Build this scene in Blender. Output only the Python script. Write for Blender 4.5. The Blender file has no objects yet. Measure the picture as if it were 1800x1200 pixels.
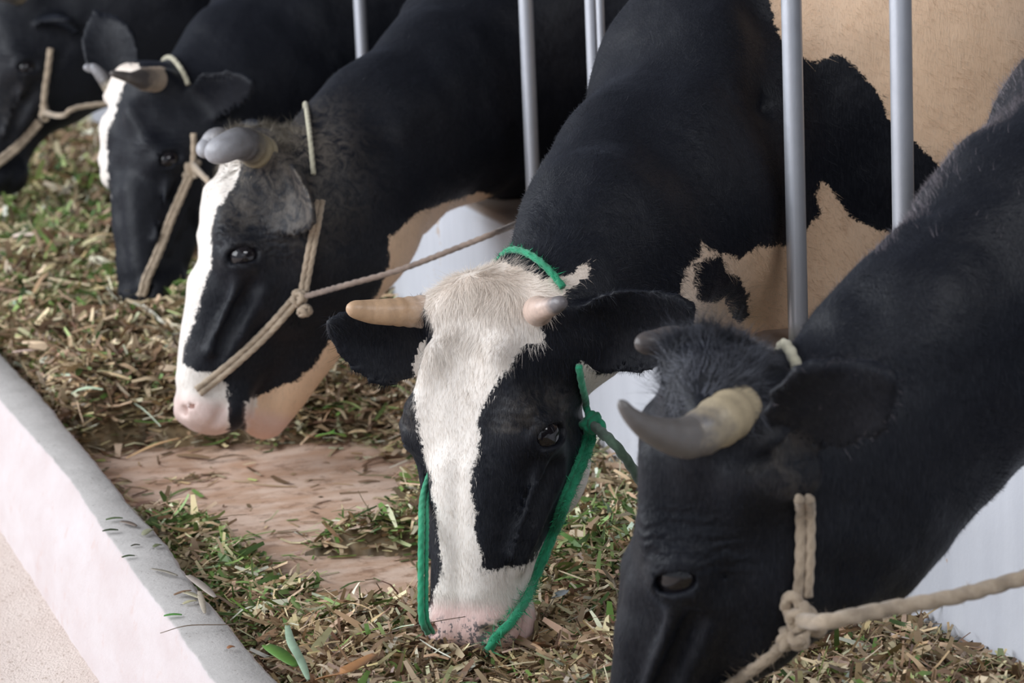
import bpy, math, random
import numpy as np
from mathutils import Vector, Matrix
from mathutils.bvhtree import BVHTree

random.seed(7)
rng = np.random.default_rng(11)
V3 = lambda *a: np.array(a, float)
def unit(v):
    v = np.asarray(v, float)
    return v / np.linalg.norm(v)

# ------------------------------------------------------------------ camera
FPX = 5200.0                                   # focal length in pixels of the 1800 px frame
CAM = V3(0, 0, 1.27)
yaw, pitch, roll = map(math.radians, (18.4, 12.0, 2.4))
CF = V3(math.sin(yaw) * math.cos(pitch), math.cos(yaw) * math.cos(pitch), -math.sin(pitch))
CR = unit(np.cross(CF, [0, 0, 1])); CU = np.cross(CR, CF)
CU = CU * math.cos(roll) + CR * math.sin(roll)
CR = np.cross(CF, CU)
scene = bpy.context.scene
COL = scene.collection
cd = bpy.data.cameras.new('camera')
cam = bpy.data.objects.new('camera', cd)
COL.objects.link(cam)
M = Matrix(((CR[0], CU[0], -CF[0], CAM[0]), (CR[1], CU[1], -CF[1], CAM[1]), (CR[2], CU[2], -CF[2], CAM[2]), (0, 0, 0, 1)))
cam.matrix_world = M
cd.sensor_width = 36; cd.lens = 36 * FPX / 1800
cd.dof.use_dof = True; cd.dof.focus_distance = 3.95; cd.dof.aperture_fstop = 7.5
cd.clip_start = .05; cd.clip_end = 100
scene.camera = cam

# ------------------------------------------------------------------ light
SKY = .5
w = bpy.data.worlds.new('daylight'); scene.world = w; w.use_nodes = True
nt = w.node_tree; nt.nodes.clear()
wo = nt.nodes.new('ShaderNodeOutputWorld'); bg = nt.nodes.new('ShaderNodeBackground')
bg.inputs[0].default_value = (.80, .88, 1.0, 1); bg.inputs[1].default_value = SKY
nt.links.new(bg.outputs[0], wo.inputs[0])
def area(name, loc, target, size, sy, energy, color):
    l = bpy.data.lights.new(name, 'AREA'); l.shape = 'RECTANGLE'; l.size = size; l.size_y = sy
    l.energy = energy; l.color = color
    o = bpy.data.objects.new(name, l); COL.objects.link(o)
    d = Vector(target) - Vector(loc)
    o.location = loc; o.rotation_euler = d.to_track_quat('-Z', 'Y').to_euler()
    return o
area('open_side_daylight', (-2.6, 5.2, 2.3), (1.2, 4.6, .3), 7.0, 2.4, 300, (.93, .96, 1.0))
area('open_bay_daylight', (.2, -2.6, 2.6), (1.5, 3.8, .5), 3.0, 1.8, 9, (.86, .92, 1.0))
area('roof_gap_daylight', (2.3, .9, 3.15), (2.2, 3.9, .9), 2.2, 1.0, 70, (.95, .96, 1.0))  # fill lamp added below the closed ceiling to brighten the middle cow's flank
vs = scene.view_settings
vs.view_transform = 'Standard'; vs.look = 'None'; vs.gamma = 1; vs.use_curve_mapping = False
vs.exposure = 0.12

# ------------------------------------------------------------------ projection helpers (real depth for every point)
def un(u, v, d): return CAM + d * (CF + CR * (u - 900) / FPX + CU * (600 - v) / FPX)
def onz(u, v, z):
    r = CF + CR * (u - 900) / FPX + CU * (600 - v) / FPX
    return CAM + r * (z - CAM[2]) / r[2]
def onx(u, v, x):
    r = CF + CR * (u - 900) / FPX + CU * (600 - v) / FPX
    return CAM + r * x / r[0]
def proj(P):
    q = P - CAM
    d = q @ CF
    return 900 + FPX * (q @ CR) / d, 600 - FPX * (q @ CU) / d, d

# ------------------------------------------------------------------ noise
def vnoise(P, scale, seed=0):
    """trilinear value noise, -1..1"""
    Q = np.asarray(P, np.float64) * scale + 1000.37
    I = np.floor(Q).astype(np.int64); Fr = Q - I; Fr = Fr * Fr * (3 - 2 * Fr)
    def h(i, j, k):
        n = (i * 73856093) ^ (j * 19349663) ^ (k * 83492791) ^ (seed * 2654435761)
        n = (n ^ (n >> 13)) * 1274126177 & 0x7fffffff
        n = (n ^ (n >> 15)) * 668265263 & 0x7fffffff
        return ((n >> 8) & 0xffff) / 32767.5 - 1
    out = 0
    for a in (0, 1):
        wa = Fr[..., 0] if a else 1 - Fr[..., 0]
        for b in (0, 1):
            wb = Fr[..., 1] if b else 1 - Fr[..., 1]
            for c in (0, 1):
                wc = Fr[..., 2] if c else 1 - Fr[..., 2]
                out = out + wa * wb * wc * h(I[..., 0] + a, I[..., 1] + b, I[..., 2] + c)
    return out

# ------------------------------------------------------------------ object helpers
def link(o, parent=None):
    COL.objects.link(o)
    if parent is not None: o.parent = parent
    return o
def tag(o, label=None, cat=None, group=None, kind=None):
    if label: o['label'] = label
    if cat: o['category'] = cat
    if group: o['group'] = group
    if kind: o['kind'] = kind
    return o
def empty(name, loc):
    o = bpy.data.objects.new(name, None); o.location = loc; o.empty_display_size = .1
    COL.objects.link(o); return o
def mesh_obj(name, verts, faces, mat, parent=None, smooth=True, attrs=None, cols=None):
    """verts Nx3 world, faces MxK array or list; children get coordinates relative to their parent"""
    verts = np.asarray(verts, np.float64)
    if parent is not None:
        off = np.array(parent.location, float)
        pp = parent.parent
        while pp is not None: off += np.array(pp.location, float); pp = pp.parent
        verts = verts - off
    me = bpy.data.meshes.new(name)
    if isinstance(faces, np.ndarray):
        K = faces.shape[1]
        me.vertices.add(len(verts)); me.vertices.foreach_set('co', verts.astype(np.float32).ravel())
        me.loops.add(faces.size); me.loops.foreach_set('vertex_index', faces.astype(np.int32).ravel())
        me.polygons.add(len(faces))
        me.polygons.foreach_set('loop_start', np.arange(0, faces.size, K, dtype=np.int32))
        me.polygons.foreach_set('loop_total', np.full(len(faces), K, np.int32))
        me.update(calc_edges=True)
    else:
        me.from_pydata([tuple(v) for v in verts], [], faces)
    me.validate()
    if smooth: me.polygons.foreach_set('use_smooth', np.ones(len(me.polygons), bool))
    if attrs:
        for k, a in attrs.items():
            at = me.attributes.new(k, 'FLOAT', 'POINT'); at.data.foreach_set('value', np.asarray(a, np.float32))
    if cols is not None:
        at = me.attributes.new('tone', 'FLOAT_COLOR', 'POINT')
        c = np.ones((len(verts), 4), np.float32); c[:, :3] = cols
        at.data.foreach_set('color', c.ravel())
    me.materials.append(mat)
    o = bpy.data.objects.new(name, me)
    return link(o, parent)

# ------------------------------------------------------------------ material helpers
class NT:
    def __init__(s, name):
        s.m = bpy.data.materials.new(name); s.m.use_nodes = True
        s.t = s.m.node_tree; s.t.nodes.clear()
        s.out = s.n('ShaderNodeOutputMaterial'); s.b = s.n('ShaderNodeBsdfPrincipled')
        s.l(s.b.outputs[0], s.out.inputs[0])
    def n(s, t, **kw):
        x = s.t.nodes.new(t)
        for k, v in kw.items(): setattr(x, k, v)
        return x
    def l(s, a, b): s.t.links.new(a, b)
    def set(s, **kw):
        for k, v in kw.items():
            s.b.inputs[k.replace('_', ' ')].default_value = v
        return s
    def val(s, x, sock):
        if hasattr(x, 'is_linked') or hasattr(x, 'links'): s.l(x, sock)
        else: sock.default_value = x
    def math(s, op, a, b=0.0, c=None):
        m = s.n('ShaderNodeMath', operation=op); s.val(a, m.inputs[0]); s.val(b, m.inputs[1])
        if c is not None: s.val(c, m.inputs[2])
        return m.outputs[0]
    def attr(s, name, out='Fac'):
        return s.n('ShaderNodeAttribute', attribute_name=name).outputs[out]
    def coord(s, kind='Object', scale=(1, 1, 1), rot=(0, 0, 0)):
        tc = s.n('ShaderNodeTexCoord'); mp = s.n('ShaderNodeMapping')
        mp.inputs['Scale'].default_value = scale; mp.inputs['Rotation'].default_value = rot
        s.l(tc.outputs[kind], mp.inputs[0]); return mp.outputs[0]
    def noise(s, scale, detail=3, rough=.55, vec=None, dist=0, out='Fac'):
        x = s.n('ShaderNodeTexNoise'); x.inputs['Scale'].default_value = scale
        x.inputs['Detail'].default_value = detail; x.inputs['Roughness'].default_value = rough
        x.inputs['Distortion'].default_value = dist
        s.l(vec if vec is not None else s.coord(), x.inputs['Vector']); return x.outputs[out]
    def ramp(s, fac, stops, interp='LINEAR'):
        r = s.n('ShaderNodeValToRGB'); r.color_ramp.interpolation = interp
        e = r.color_ramp.elements
        while len(e) < len(stops): e.new(.5)
        for i, (p, c) in enumerate(stops):
            e[i].position = p; e[i].color = (c[0], c[1], c[2], 1) if hasattr(c, '__len__') else (c, c, c, 1)
        s.l(fac, r.inputs[0]); return r.outputs[0]
    def mix(s, fac, a, b, mode='MIX'):
        m = s.n('ShaderNodeMix', data_type='RGBA', blend_type=mode)
        s.val(fac, m.inputs[0])
        for x, i in ((a, 6), (b, 7)):
            if isinstance(x, tuple): m.inputs[i].default_value = (*x, 1)
            else: s.l(x, m.inputs[i])
        return m.outputs[2]
    def bump(s, h, strength=.3, dist=.01):
        b = s.n('ShaderNodeBump'); b.inputs['Strength'].default_value = strength; b.inputs['Distance'].default_value = dist
        s.l(h, b.inputs['Height']); s.l(b.outputs[0], s.b.inputs['Normal']); return b
    def base(s, c):
        s.val(c, s.b.inputs['Base Color']) if not isinstance(c, tuple) else setattr(s.b.inputs['Base Color'], 'default_value', (*c, 1))
    def smooth(s, x, lo, hi):
        r = s.n('ShaderNodeMapRange', interpolation_type='SMOOTHSTEP')
        s.l(x, r.inputs[0]); r.inputs[1].default_value = lo; r.inputs[2].default_value = hi
        return r.outputs[0]

def coat_material(name, black=(.006, .007, .011), white=(.80, .74, .68), tan=(.82, .57, .38), rough=.5):
    s = NT(name)
    co = s.attr('coat')
    n1 = s.noise(55, 4, .65)
    n2 = s.noise(260, 2, .6)
    e = s.math('MULTIPLY_ADD', s.math('SUBTRACT', n1, .5), .022, co)
    e = s.math('MULTIPLY_ADD', s.math('SUBTRACT', n2, .5), .010, e)
    k = s.smooth(e, -.0018, .0018)
    hair = s.noise(420, 2, .6, s.coord(scale=(1, 1, .16)))
    body = s.noise(5, 3, .5)
    blk = s.mix(s.math('MULTIPLY', s.smooth(hair, .42, .75), .5), black, (.022, .024, .031))
    dust = s.math('MULTIPLY', s.attr('dust'), s.smooth(s.noise(38, 5, .7, dist=1.2), .35, .65))
    blk = s.mix(dust, blk, (.20, .17, .14))
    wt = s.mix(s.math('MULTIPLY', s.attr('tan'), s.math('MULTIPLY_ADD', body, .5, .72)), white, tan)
    wt = s.mix(s.math('MULTIPLY', s.smooth(hair, .5, .8), .35), wt, (.52, .42, .33))
    c = s.mix(k, blk, wt)
    pk = s.attr('pink')
    spot = s.math('MULTIPLY', s.smooth(s.noise(120, 3, .6), .52, .60), s.attr('spot'))
    pc = s.mix(s.noise(60, 3), (.60, .36, .32), (.80, .60, .55))
    pc = s.mix(spot, pc, (.035, .035, .05))
    c = s.mix(pk, c, pc)
    s.base(c)
    s.set(Roughness=rough, Sheen_Weight=.07, Sheen_Roughness=.4, Sheen_Tint=(.55, .62, .82, 1))
    s.b.inputs['Specular IOR Level'].default_value = .22
    h = s.math('MULTIPLY_ADD', s.noise(16, 3, .5), .8, s.math('MULTIPLY', hair, .12))
    wr = s.n('ShaderNodeTexWave', wave_type='BANDS', bands_direction='Z')
    wr.inputs['Scale'].default_value = 22; wr.inputs['Distortion'].default_value = 5; wr.inputs['Detail'].default_value = 3
    wr.inputs['Detail Scale'].default_value = 2.2
    s.l(s.coord(), wr.inputs['Vector'])
    h = s.math('ADD', h, s.math('MULTIPLY', wr.outputs['Fac'], s.math('MULTIPLY', s.attr('wrinkle'), .9)))
    s.bump(h, .55, .012)
    return s.m
def strand_material(name, rough=.45):
    s = NT(name); s.base(s.attr('tone', 'Color'))
    s.set(Roughness=rough, Sheen_Weight=.05, Sheen_Roughness=.4)
    s.b.inputs['Specular IOR Level'].default_value = .14
    return s.m
def tone_material(name, rough=.7, trans=False):
    s = NT(name)
    c = s.mix(.35, s.attr('tone', 'Color'), s.mix(s.noise(90, 3), (.3, .26, .2), (1, 1, 1)), 'MULTIPLY')
    s.base(c); s.set(Roughness=rough); return s.m
def horn_material(name, tip, basec, mid=.45):
    s = NT(name)
    t = s.attr('along')
    t2 = s.math('MULTIPLY_ADD', s.math('SUBTRACT', s.noise(45, 4, .6), .5), .35, t)
    c = s.ramp(t2, [(0, basec), (mid - .12, basec), (mid + .1, tip), (1, tip)])
    c = s.mix(s.math('MULTIPLY', s.noise(150, 4, .7, s.coord(scale=(1, 1, 1))), .45), c, (.16, .12, .09))
    s.base(c); s.set(Roughness=.42)
    w_ = s.n('ShaderNodeMath', operation='SINE'); s.l(s.math('MULTIPLY', t, 60.), w_.inputs[0])
    s.bump(s.math('ADD', s.math('MULTIPLY', w_.outputs[0], .15), s.noise(80, 4)), .3, .003)
    return s.m
def eye_material():
    s = NT('wet dark eye'); s.base((.012, .010, .012)); s.set(Roughness=.10)
    s.b.inputs['Coat Weight'].default_value = .5; s.b.inputs['Coat Roughness'].default_value = .03
    s.b.inputs['Specular IOR Level'].default_value = .4
    return s.m
def rope_material(name, c1, c2):
    s = NT(name)
    c = s.mix(s.noise(160, 4, .7), c1, c2); c = s.mix(s.math('MULTIPLY', s.smooth(s.noise(30, 3), .45, .7), .5), c, tuple(x * .45 for x in c1))
    s.base(c); s.set(Roughness=.85, Sheen_Weight=.3)
    s.bump(s.noise(700, 3, .7), .5, .002); return s.m
MAT_EYE = eye_material()
MAT_STRAND = strand_material('coat hair')

# ------------------------------------------------------------------ large structure
def patch_grid(name, x0, x1, nx, y0, y1, ny, zf, mat):
    X, Y = np.meshgrid(np.linspace(x0, x1, nx), np.linspace(y0, y1, ny), indexing='ij')
    Z = zf(X, Y)
    Vv = np.stack([X, Y, Z], -1).reshape(-1, 3)
    i = np.arange(nx * ny).reshape(nx, ny)
    Fc = np.stack([i[:-1, :-1], i[1:, :-1], i[1:, 1:], i[:-1, 1:]], -1).reshape(-1, 4)
    o = mesh_obj(name, Vv, Fc, mat); tag(o, kind='structure'); return o
def box_obj(name, lo, hi, mat, parent=None, kind=None, bev=0):
    x0, y0, z0 = lo; x1, y1, z1 = hi
    v = [(x, y, z) for x in (x0, x1) for y in (y0, y1) for z in (z0, z1)]
    f = [(0, 1, 3, 2), (4, 6, 7, 5), (0, 4, 5, 1), (2, 3, 7, 6), (0, 2, 6, 4), (1, 5, 7, 3)]
    o = mesh_obj(name, v, f, mat, parent, smooth=False)
    if kind: tag(o, kind=kind)
    if bev:
        b = o.modifiers.new('bevel', 'BEVEL'); b.width = bev; b.segments = 3
    return o

s = NT('sandy concrete passage')
c = s.mix(s.noise(7, 6, .6), (.62, .50, .44), (.78, .68, .62)); c = s.mix(s.smooth(s.noise(120, 3, .7), .60, .70), c, (.38, .28, .22))
s.base(c); s.set(Roughness=.95); s.bump(s.math('ADD', s.noise(60, 5, .7), s.noise(260, 2, .7)), .7, .006); M_GROUND = s.m

s = NT('trough floor screed')
geo = s.n('ShaderNodeNewGeometry'); sx = s.n('ShaderNodeSeparateXYZ'); s.l(geo.outputs['Position'], sx.inputs[0])
n = s.noise(9, 5, .6, s.coord(scale=(1, 2.2, 1)))
terr = s.mix(s.smooth(n, .35, .65), (.60, .38, .26), (.78, .58, .46))
terr = s.mix(s.math('MULTIPLY', s.smooth(s.noise(24, 5, .7), .5, .68), .7), terr, (.30, .17, .11))
cream = s.mix(s.noise(20, 4), (.62, .58, .52), (.76, .73, .67))
yy = s.math('MULTIPLY_ADD', s.noise(6, 4), .3, sx.outputs['Y'])
s.base(s.mix(s.smooth(yy, 4.15, 4.11), terr, cream))
s.set(Roughness=.6); s.bump(s.noise(40, 5, .6), .4, .004); M_FLOOR = s.m

s = NT('whitewashed curb')
geo = s.n('ShaderNodeNewGeometry'); sx = s.n('ShaderNodeSeparateXYZ'); s.l(geo.outputs['Normal'], sx.inputs[0])
side = s.mix(s.noise(5, 5, .65, s.coord(scale=(1, 1, 2.5))), (.50, .40, .385), (.66, .62, .63))
side = s.mix(s.math('MULTIPLY', s.smooth(s.noise(26, 5, .7), .55, .75), .5), side, (.55, .40, .36))
top = s.mix(s.noise(14, 6, .65), (.33, .31, .295), (.56, .53, .51)); top = s.mix(s.smooth(s.noise(130, 3, .7), .62, .70), top, (.25, .22, .20))
s.base(s.mix(s.smooth(sx.outputs['Z'], .70, .92), side, top))
s.set(Roughness=.85); s.bump(s.math('ADD', s.noise(22, 6, .65), s.math('MULTIPLY', s.noise(180, 3, .7), .3)), .5, .006); M_CURB = s.m

s = NT('whitewashed manger wall')
geo = s.n('ShaderNodeNewGeometry'); sx = s.n('ShaderNodeSeparateXYZ'); s.l(geo.outputs['Normal'], sx.inputs[0])
sp = s.n('ShaderNodeSeparateXYZ'); s.l(geo.outputs['Position'], sp.inputs[0])
wl = s.mix(s.noise(6, 5, .6, s.coord(scale=(1, 3, .7))), (.50, .51, .56), (.66, .67, .72))
hz = s.math('MULTIPLY_ADD', s.noise(12, 5, .65), .16, s.math('MULTIPLY', sp.outputs['Z'], -1))
wl = s.mix(s.smooth(hz, .02, .05), wl, (.52, .36, .27))
wl = s.mix(s.smooth(s.noise(16, 4, .6), .66, .70), wl, (.50, .40, .34))
tp = s.mix(s.noise(12, 5), (.17, .13, .11), (.38, .30, .25))
s.base(s.mix(s.smooth(sx.outputs['Z'], .4, .7), wl, tp))
s.set(Roughness=.6); s.bump(s.noise(18, 5, .6), .35, .006); M_WALL = s.m

s = NT('dark shed wall'); s.base(s.mix(s.noise(2, 4), (.05, .05, .06), (.10, .10, .115))); s.set(Roughness=.9); M_DARK = s.m
s = NT('roof sheeting'); s.base((.16, .16, .17)); s.set(Roughness=.8); M_ROOF = s.m
s = NT('stall floor concrete'); s.base(s.mix(s.noise(8, 5), (.10, .08, .07), (.2, .17, .14))); s.set(Roughness=.8); M_STALL = s.m
s = NT('galvanised pipe')
s.base(s.mix(s.noise(22, 5, .6, s.coord(scale=(1, 1, .12))), (.42, .43, .47), (.66, .68, .74)))
s.set(Metallic=.55); s.l(s.ramp(s.noise(50, 4), [(0, .28), (1, .5)]), s.b.inputs['Roughness']); s.bump(s.noise(120, 4), .15, .001); M_PIPE = s.m

N3f = lambda X, Y, sc, sd: vnoise(np.stack([X, Y, X * 0], -1), sc, sd)
XIN = lambda Y: np.interp(Y, [3.4, 4.0, 4.8, 5.7], [.822, .829, .838, .834]) + .006 * N3f(Y * 0, Y, 4, 3)
patch_grid('floor', -3, .80, 60, -1, 14, 180, lambda X, Y: -.105 + .004 * N3f(X, Y, 5, 1) + .03 * np.clip((X - .60) / .12, 0, 1) ** 2, M_GROUND)
patch_grid('trim_1', .78, 1.75, 40, .5, 14, 300, lambda X, Y: .0 + .003 * N3f(X, Y, 6, 2), M_FLOOR).name = 'floor_trough'
# curb : lofted profile with worn edges
def make_curb():
    ys = np.arange(1.2, 13.5, .012); prof = []
    def ring(y):
        yy = np.array([y]); xin = float(XIN(yy)[0]); xo = float(np.interp(y, [3.4, 4.0, 4.6, 5.2], [.742, .751, .765, .757])) + .003 * float(N3f(yy * 0, yy, 5, 8)[0])
        zt = .10 + .003 * float(N3f(yy * 0, yy, 5, 5)[0])
        base = .712 + .006 * float(N3f(yy * 0, yy, 2.1, 9)[0])
        pts = [(base - .004, -.14), (base, -.07), (base + .012, 0), (xo - .001, zt - .010), (xo + .002, zt - .003), (xo + .006, zt),
               ((xo + xin) / 2, zt + .001), (xin - .010, zt), (xin - .003, zt - .005), (xin, zt - .014), (xin + .008, 0), (xin + .01, -.05)]
        return [(x, y, z) for x, z in pts]
    Vv = np.array([ring(y) for y in ys]); K = Vv.shape[1]
    P = Vv.reshape(-1, 3)
    nn = vnoise(P, 60, 4) * .0010 + vnoise(P, 25, 6) * .0010
    P[:, 0] += nn; P[:, 2] += nn * .8
    i = np.arange(len(P)).reshape(len(ys), K)
    Fc = np.stack([i[:-1, :-1], i[:-1, 1:], i[1:, 1:], i[1:, :-1]], -1).reshape(-1, 4)
    o = mesh_obj('trim_1', P, Fc, M_CURB); tag(o, kind='structure')
make_curb()
WX, WT = 1.655, .375
def make_wall():
    ys = np.arange(1.0, 13.5, .03)
    R_ = []
    for y in ys:
        t = np.array([y]); q = .006 * float(N3f(t * 0, t, 3, 21)[0]); q2 = .010 * float(N3f(t * 0, t, 6, 22)[0])
        pts = [(WX - .02, -.05), (WX - .015, .03), (WX, .10), (WX, .25), (WX + q * .4, WT - .02 + q), (WX + .008, WT - .004 + q2), (WX + .02, WT + q2),
               (WX + .09, WT + q2), (WX + .128, WT + q), (WX + .14, WT - .02), (WX + .14, -.2)]
        R_.append([(x, y, z) for x, z in pts])
    Vv = np.array(R_); K = Vv.shape[1]; i = np.arange(Vv.shape[0] * K).reshape(-1, K)
    Fc = np.stack([i[:-1, :-1], i[:-1, 1:], i[1:, 1:], i[1:, :-1]], -1).reshape(-1, 4)
    o = mesh_obj('wall_manger', Vv.reshape(-1, 3), Fc, M_WALL); tag(o, kind='structure')
make_wall()
patch_grid('floor_stall', 1.7, 7.0, 10, -1, 14, 10, lambda X, Y: X * 0 - .15, M_STALL)
box_obj('wall_right', (7.0, -1, -.2), (7.15, 14, 3.3), M_DARK, kind='structure')
box_obj('wall_back', (-3, 14, -.2), (7.15, 14.15, 3.3), M_DARK, kind='structure')
box_obj('ceiling', (-.6, -1, 3.3), (7.15, 14.15, 3.4), M_ROOF, kind='structure')

# ------------------------------------------------------------------ signed distance modelling
def smin(a, b, k):
    h = np.clip(.5 + .5 * (b - a) / k, 0, 1)
    return b + (a - b) * h - k * h * (1 - h)
def ssub(a, b, k): return -smin(-a, b, k)
def cr(xs, ys, n=160):
    """smooth table"""
    xs = np.array(xs, float); ys = np.array(ys, float)
    m = np.gradient(ys, xs)
    g = np.linspace(xs[0], xs[-1], n); i = np.clip(np.searchsorted(xs, g) - 1, 0, len(xs) - 2)
    h = xs[i + 1] - xs[i]; t = (g - xs[i]) / h
    v = (2*t**3-3*t**2+1)*ys[i] + (t**3-2*t**2+t)*h*m[i] + (-2*t**3+3*t**2)*ys[i+1] + (t**3-t**2)*h*m[i+1]
    return g, v
def ell(P, c, r, ax=None):
    q = P - np.asarray(c)
    if ax is not None: q = q @ np.asarray(ax).T
    r = np.asarray(r, float)
    k0 = np.linalg.norm(q / r, axis=-1); k1 = np.linalg.norm(q / (r * r), axis=-1) + 1e-9
    return k0 * (k0 - 1) / k1
def rcone(P, a, b, ra, rb):
    a = np.asarray(a, float); b = np.asarray(b, float); d = b - a
    t = np.clip(((P - a) @ d) / (d @ d), 0, 1)
    return np.linalg.norm(P - (a + t[..., None] * d), axis=-1) - (ra + (rb - ra) * t)
def chain(P, nodes, k=.03):
    """nodes: (centre, radius, lateral ratio, lateral axis)"""
    out = None
    for (a, ra, qa, la), (b, rb, qb, lb) in zip(nodes[:-1], nodes[1:]):
        d = b - a; t = np.clip(((P - a) @ d) / (d @ d), 0, 1)
        o = P - (a + t[..., None] * d)
        la, lb = unit(la), unit(lb); L = la + (lb - la) * .5; L = unit(L - d * (L @ d) / (d @ d))
        ol = o @ L
        q = qa + (qb - qa) * t; r = ra + (rb - ra) * t
        dd = np.sqrt(np.maximum((o * o).sum(-1) - ol * ol, 0) + (ol / q) ** 2) - r
        out = dd if out is None else smin(out, dd, k)
    return out

HZ = [0, .03, .08, .14, .20, .26, .32, .38, .43, .465, .49, .505]
T_F = cr(HZ, [-.035, -.012, .0, .004, .002, -.002, -.006, -.012, -.013, -.014, -.024, -.045])     # front line
T_B = cr(HZ, [-.085, -.125, -.165, -.195, -.215, -.212, -.175, -.140, -.120, -.114, -.100, -.080])  # jaw line
T_W = cr(HZ, [.050, .078, .088, .092, .094, .084, .070, .058, .056, .063, .056, .030])
def head_sdf(p):
    """p in head coordinates: x lateral, y face-normal, z from poll to muzzle"""
    x, y, z = p[..., 0], p[..., 1], p[..., 2]
    zc = np.clip(z, 0, .505)
    f_ = np.interp(zc, *T_F); b_ = np.interp(zc, *T_B); w_ = np.interp(zc, *T_W)
    yc = (f_ + b_) / 2; h_ = (f_ - b_) / 2
    t = np.clip((y - yc) / h_, -1, 1)
    we = w_ * (1 - .16 * (.5 - .5 * t) - .12 * np.clip(-t, 0, 1) * np.exp(-((zc - .2) / .12) ** 2))
    pw = 2.7
    q = ((np.abs(x) / we) ** pw + (np.abs(y - yc) / h_) ** pw) ** (1 / pw)
    d = (q - 1) * np.minimum(we, h_) * .9
    dz = z - zc
    d = np.where(dz == 0, d, np.sqrt(np.maximum(d, 0) ** 2 + dz ** 2))
    ax = np.abs(x)
    pa = np.stack([ax, y, z], -1)
    # crown between the horns
    d = smin(d, ell(pa, (0, -.045, .012), (.062, .045, .034)), .03)
    d = smin(d, rcone(pa, (.05, -.04, .035), (.088, -.045, .032), .030, .021), .02)
    # temple hollow, cheek muscle, orbit, facial crest, naso frontal plane
    d = ssub(d, ell(pa, (.120, -.06, .125), (.028, .032, .042)), .03)
    d = smin(d, ell(pa, (.058, -.140, .235), (.036, .060, .075)), .03)
    d = smin(d, ell(pa, (.074, -.048, .200), (.037, .040, .038)), .028)
    d = smin(d, rcone(pa, (.078, -.020, .175), (.092, -.038, .190), .014, .013), .015)
    d = smin(d, rcone(pa, (.080, -.080, .235), (.058, -.070, .330), .016, .010), .03)
    d = ssub(d, ell(pa, (.098, -.055, .300), (.026, .020, .045)), .03)
    d = smin(d, rcone(pa, (.020, -.018, .26), (.022, -.024, .42), .020, .018), .03)
    # muzzle pad, lips, chin
    d = smin(d, ell(pa, (.028, -.045, .468), (.034, .034, .032)), .02)
    d = smin(d, ell(pa, (.030, -.085, .455), (.030, .030, .038)), .02)
    # eyelids and opening
    E = np.array([.094, -.048, .203]); e1 = unit([0, .9, .36]); e2 = np.array([1., 0, 0]); e3 = np.cross(e1, e2)
    A = np.stack([e2, e1, e3])
    d = smin(d, ell(pa, E + V3(-.003, .003, 0), (.028, .033, .029), A), .010)
    d = ssub(d, ell(pa, E + V3(.013, .006, 0), (.027, .0245, .0145), A), .004)
    d = ssub(d, ell(pa, E + V3(.012, .022, .018), (.008, .008, .003), A), .004)
    # folds above the eye
    for k_ in range(3):
        rr = .040 + .009 * k_
        ring = np.sqrt((np.linalg.norm(pa[..., 1:] - E[1:] - V3(-.002, .006), axis=-1) - rr) ** 2 + (ax - .088 + .010 * k_) ** 2) - .002
        ring = np.where(z < .200, ring, ring + (z - .200) * 1.0)
        d = ssub(d, ring, .005)
    # nostril and mouth slit
    # veins and folds under the eye
    d = smin(d, rcone(pa, (.090, -.050, .245), (.064, -.030, .37), .0055, .004), .02)
    d = smin(d, rcone(pa, (.088, -.085, .255), (.058, -.060, .385), .0055, .004), .02)
    d = ssub(d, rcone(pa, (.100, -.067, .250), (.074, -.046, .35), .008, .004), .022)
    d = smin(d, rcone(pa, (.045, -.004, .10), (.070, -.016, .17), .012, .010), .03)
    d = ssub(d, rcone(pa, (.0, .030, .20), (.0, .020, .10), .014, .012), .03)
    d = ssub(d, ell(pa, (.041, -.016, .474), (.010, .017, .008)), .006)
    d = ssub(d, ell(pa, (.050, -.030, .464), (.008, .010, .005)), .006)
    d = ssub(d, rcone(pa, (.060, -.056, .515), (.066, -.082, .405), .009, .002), .008)
    return d

def ear_sdf(P, base, tip, cup, width=.062):
    e = tip - base; L = np.linalg.norm(e); e = e / L
    c = unit(cup - e * (cup @ e)); w_ = np.cross(e, c)
    q = P - base
    t = (q @ e) / L; v = q @ w_; u = q @ c
    tt = np.clip(t, 0, 1)
    b = width * np.interp(tt, [0, .12, .3, .5, .7, .85, .95, 1], [.34, .50, .85, 1, .95, .68, .38, .10])
    th = np.interp(tt, [0, .2, .5, 1], [.018, .0115, .0085, .0075])
    kap = np.interp(tt, [0, .3, 1], [16, 9, 4.0])
    uu = u - kap * v * v + .012
    m = np.sqrt((v / b) ** 2 + (uu / th) ** 2)
    d = (m - 1) * th
    far = np.abs(v) - b
    d = np.where(far > 0, np.sqrt(far ** 2 + uu ** 2), np.maximum(d, np.abs(uu) - th))
    return np.sqrt(np.maximum(d, 0) ** 2 + ((t - tt) * L) ** 2) + np.minimum(d, 0) * (t == tt)

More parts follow.
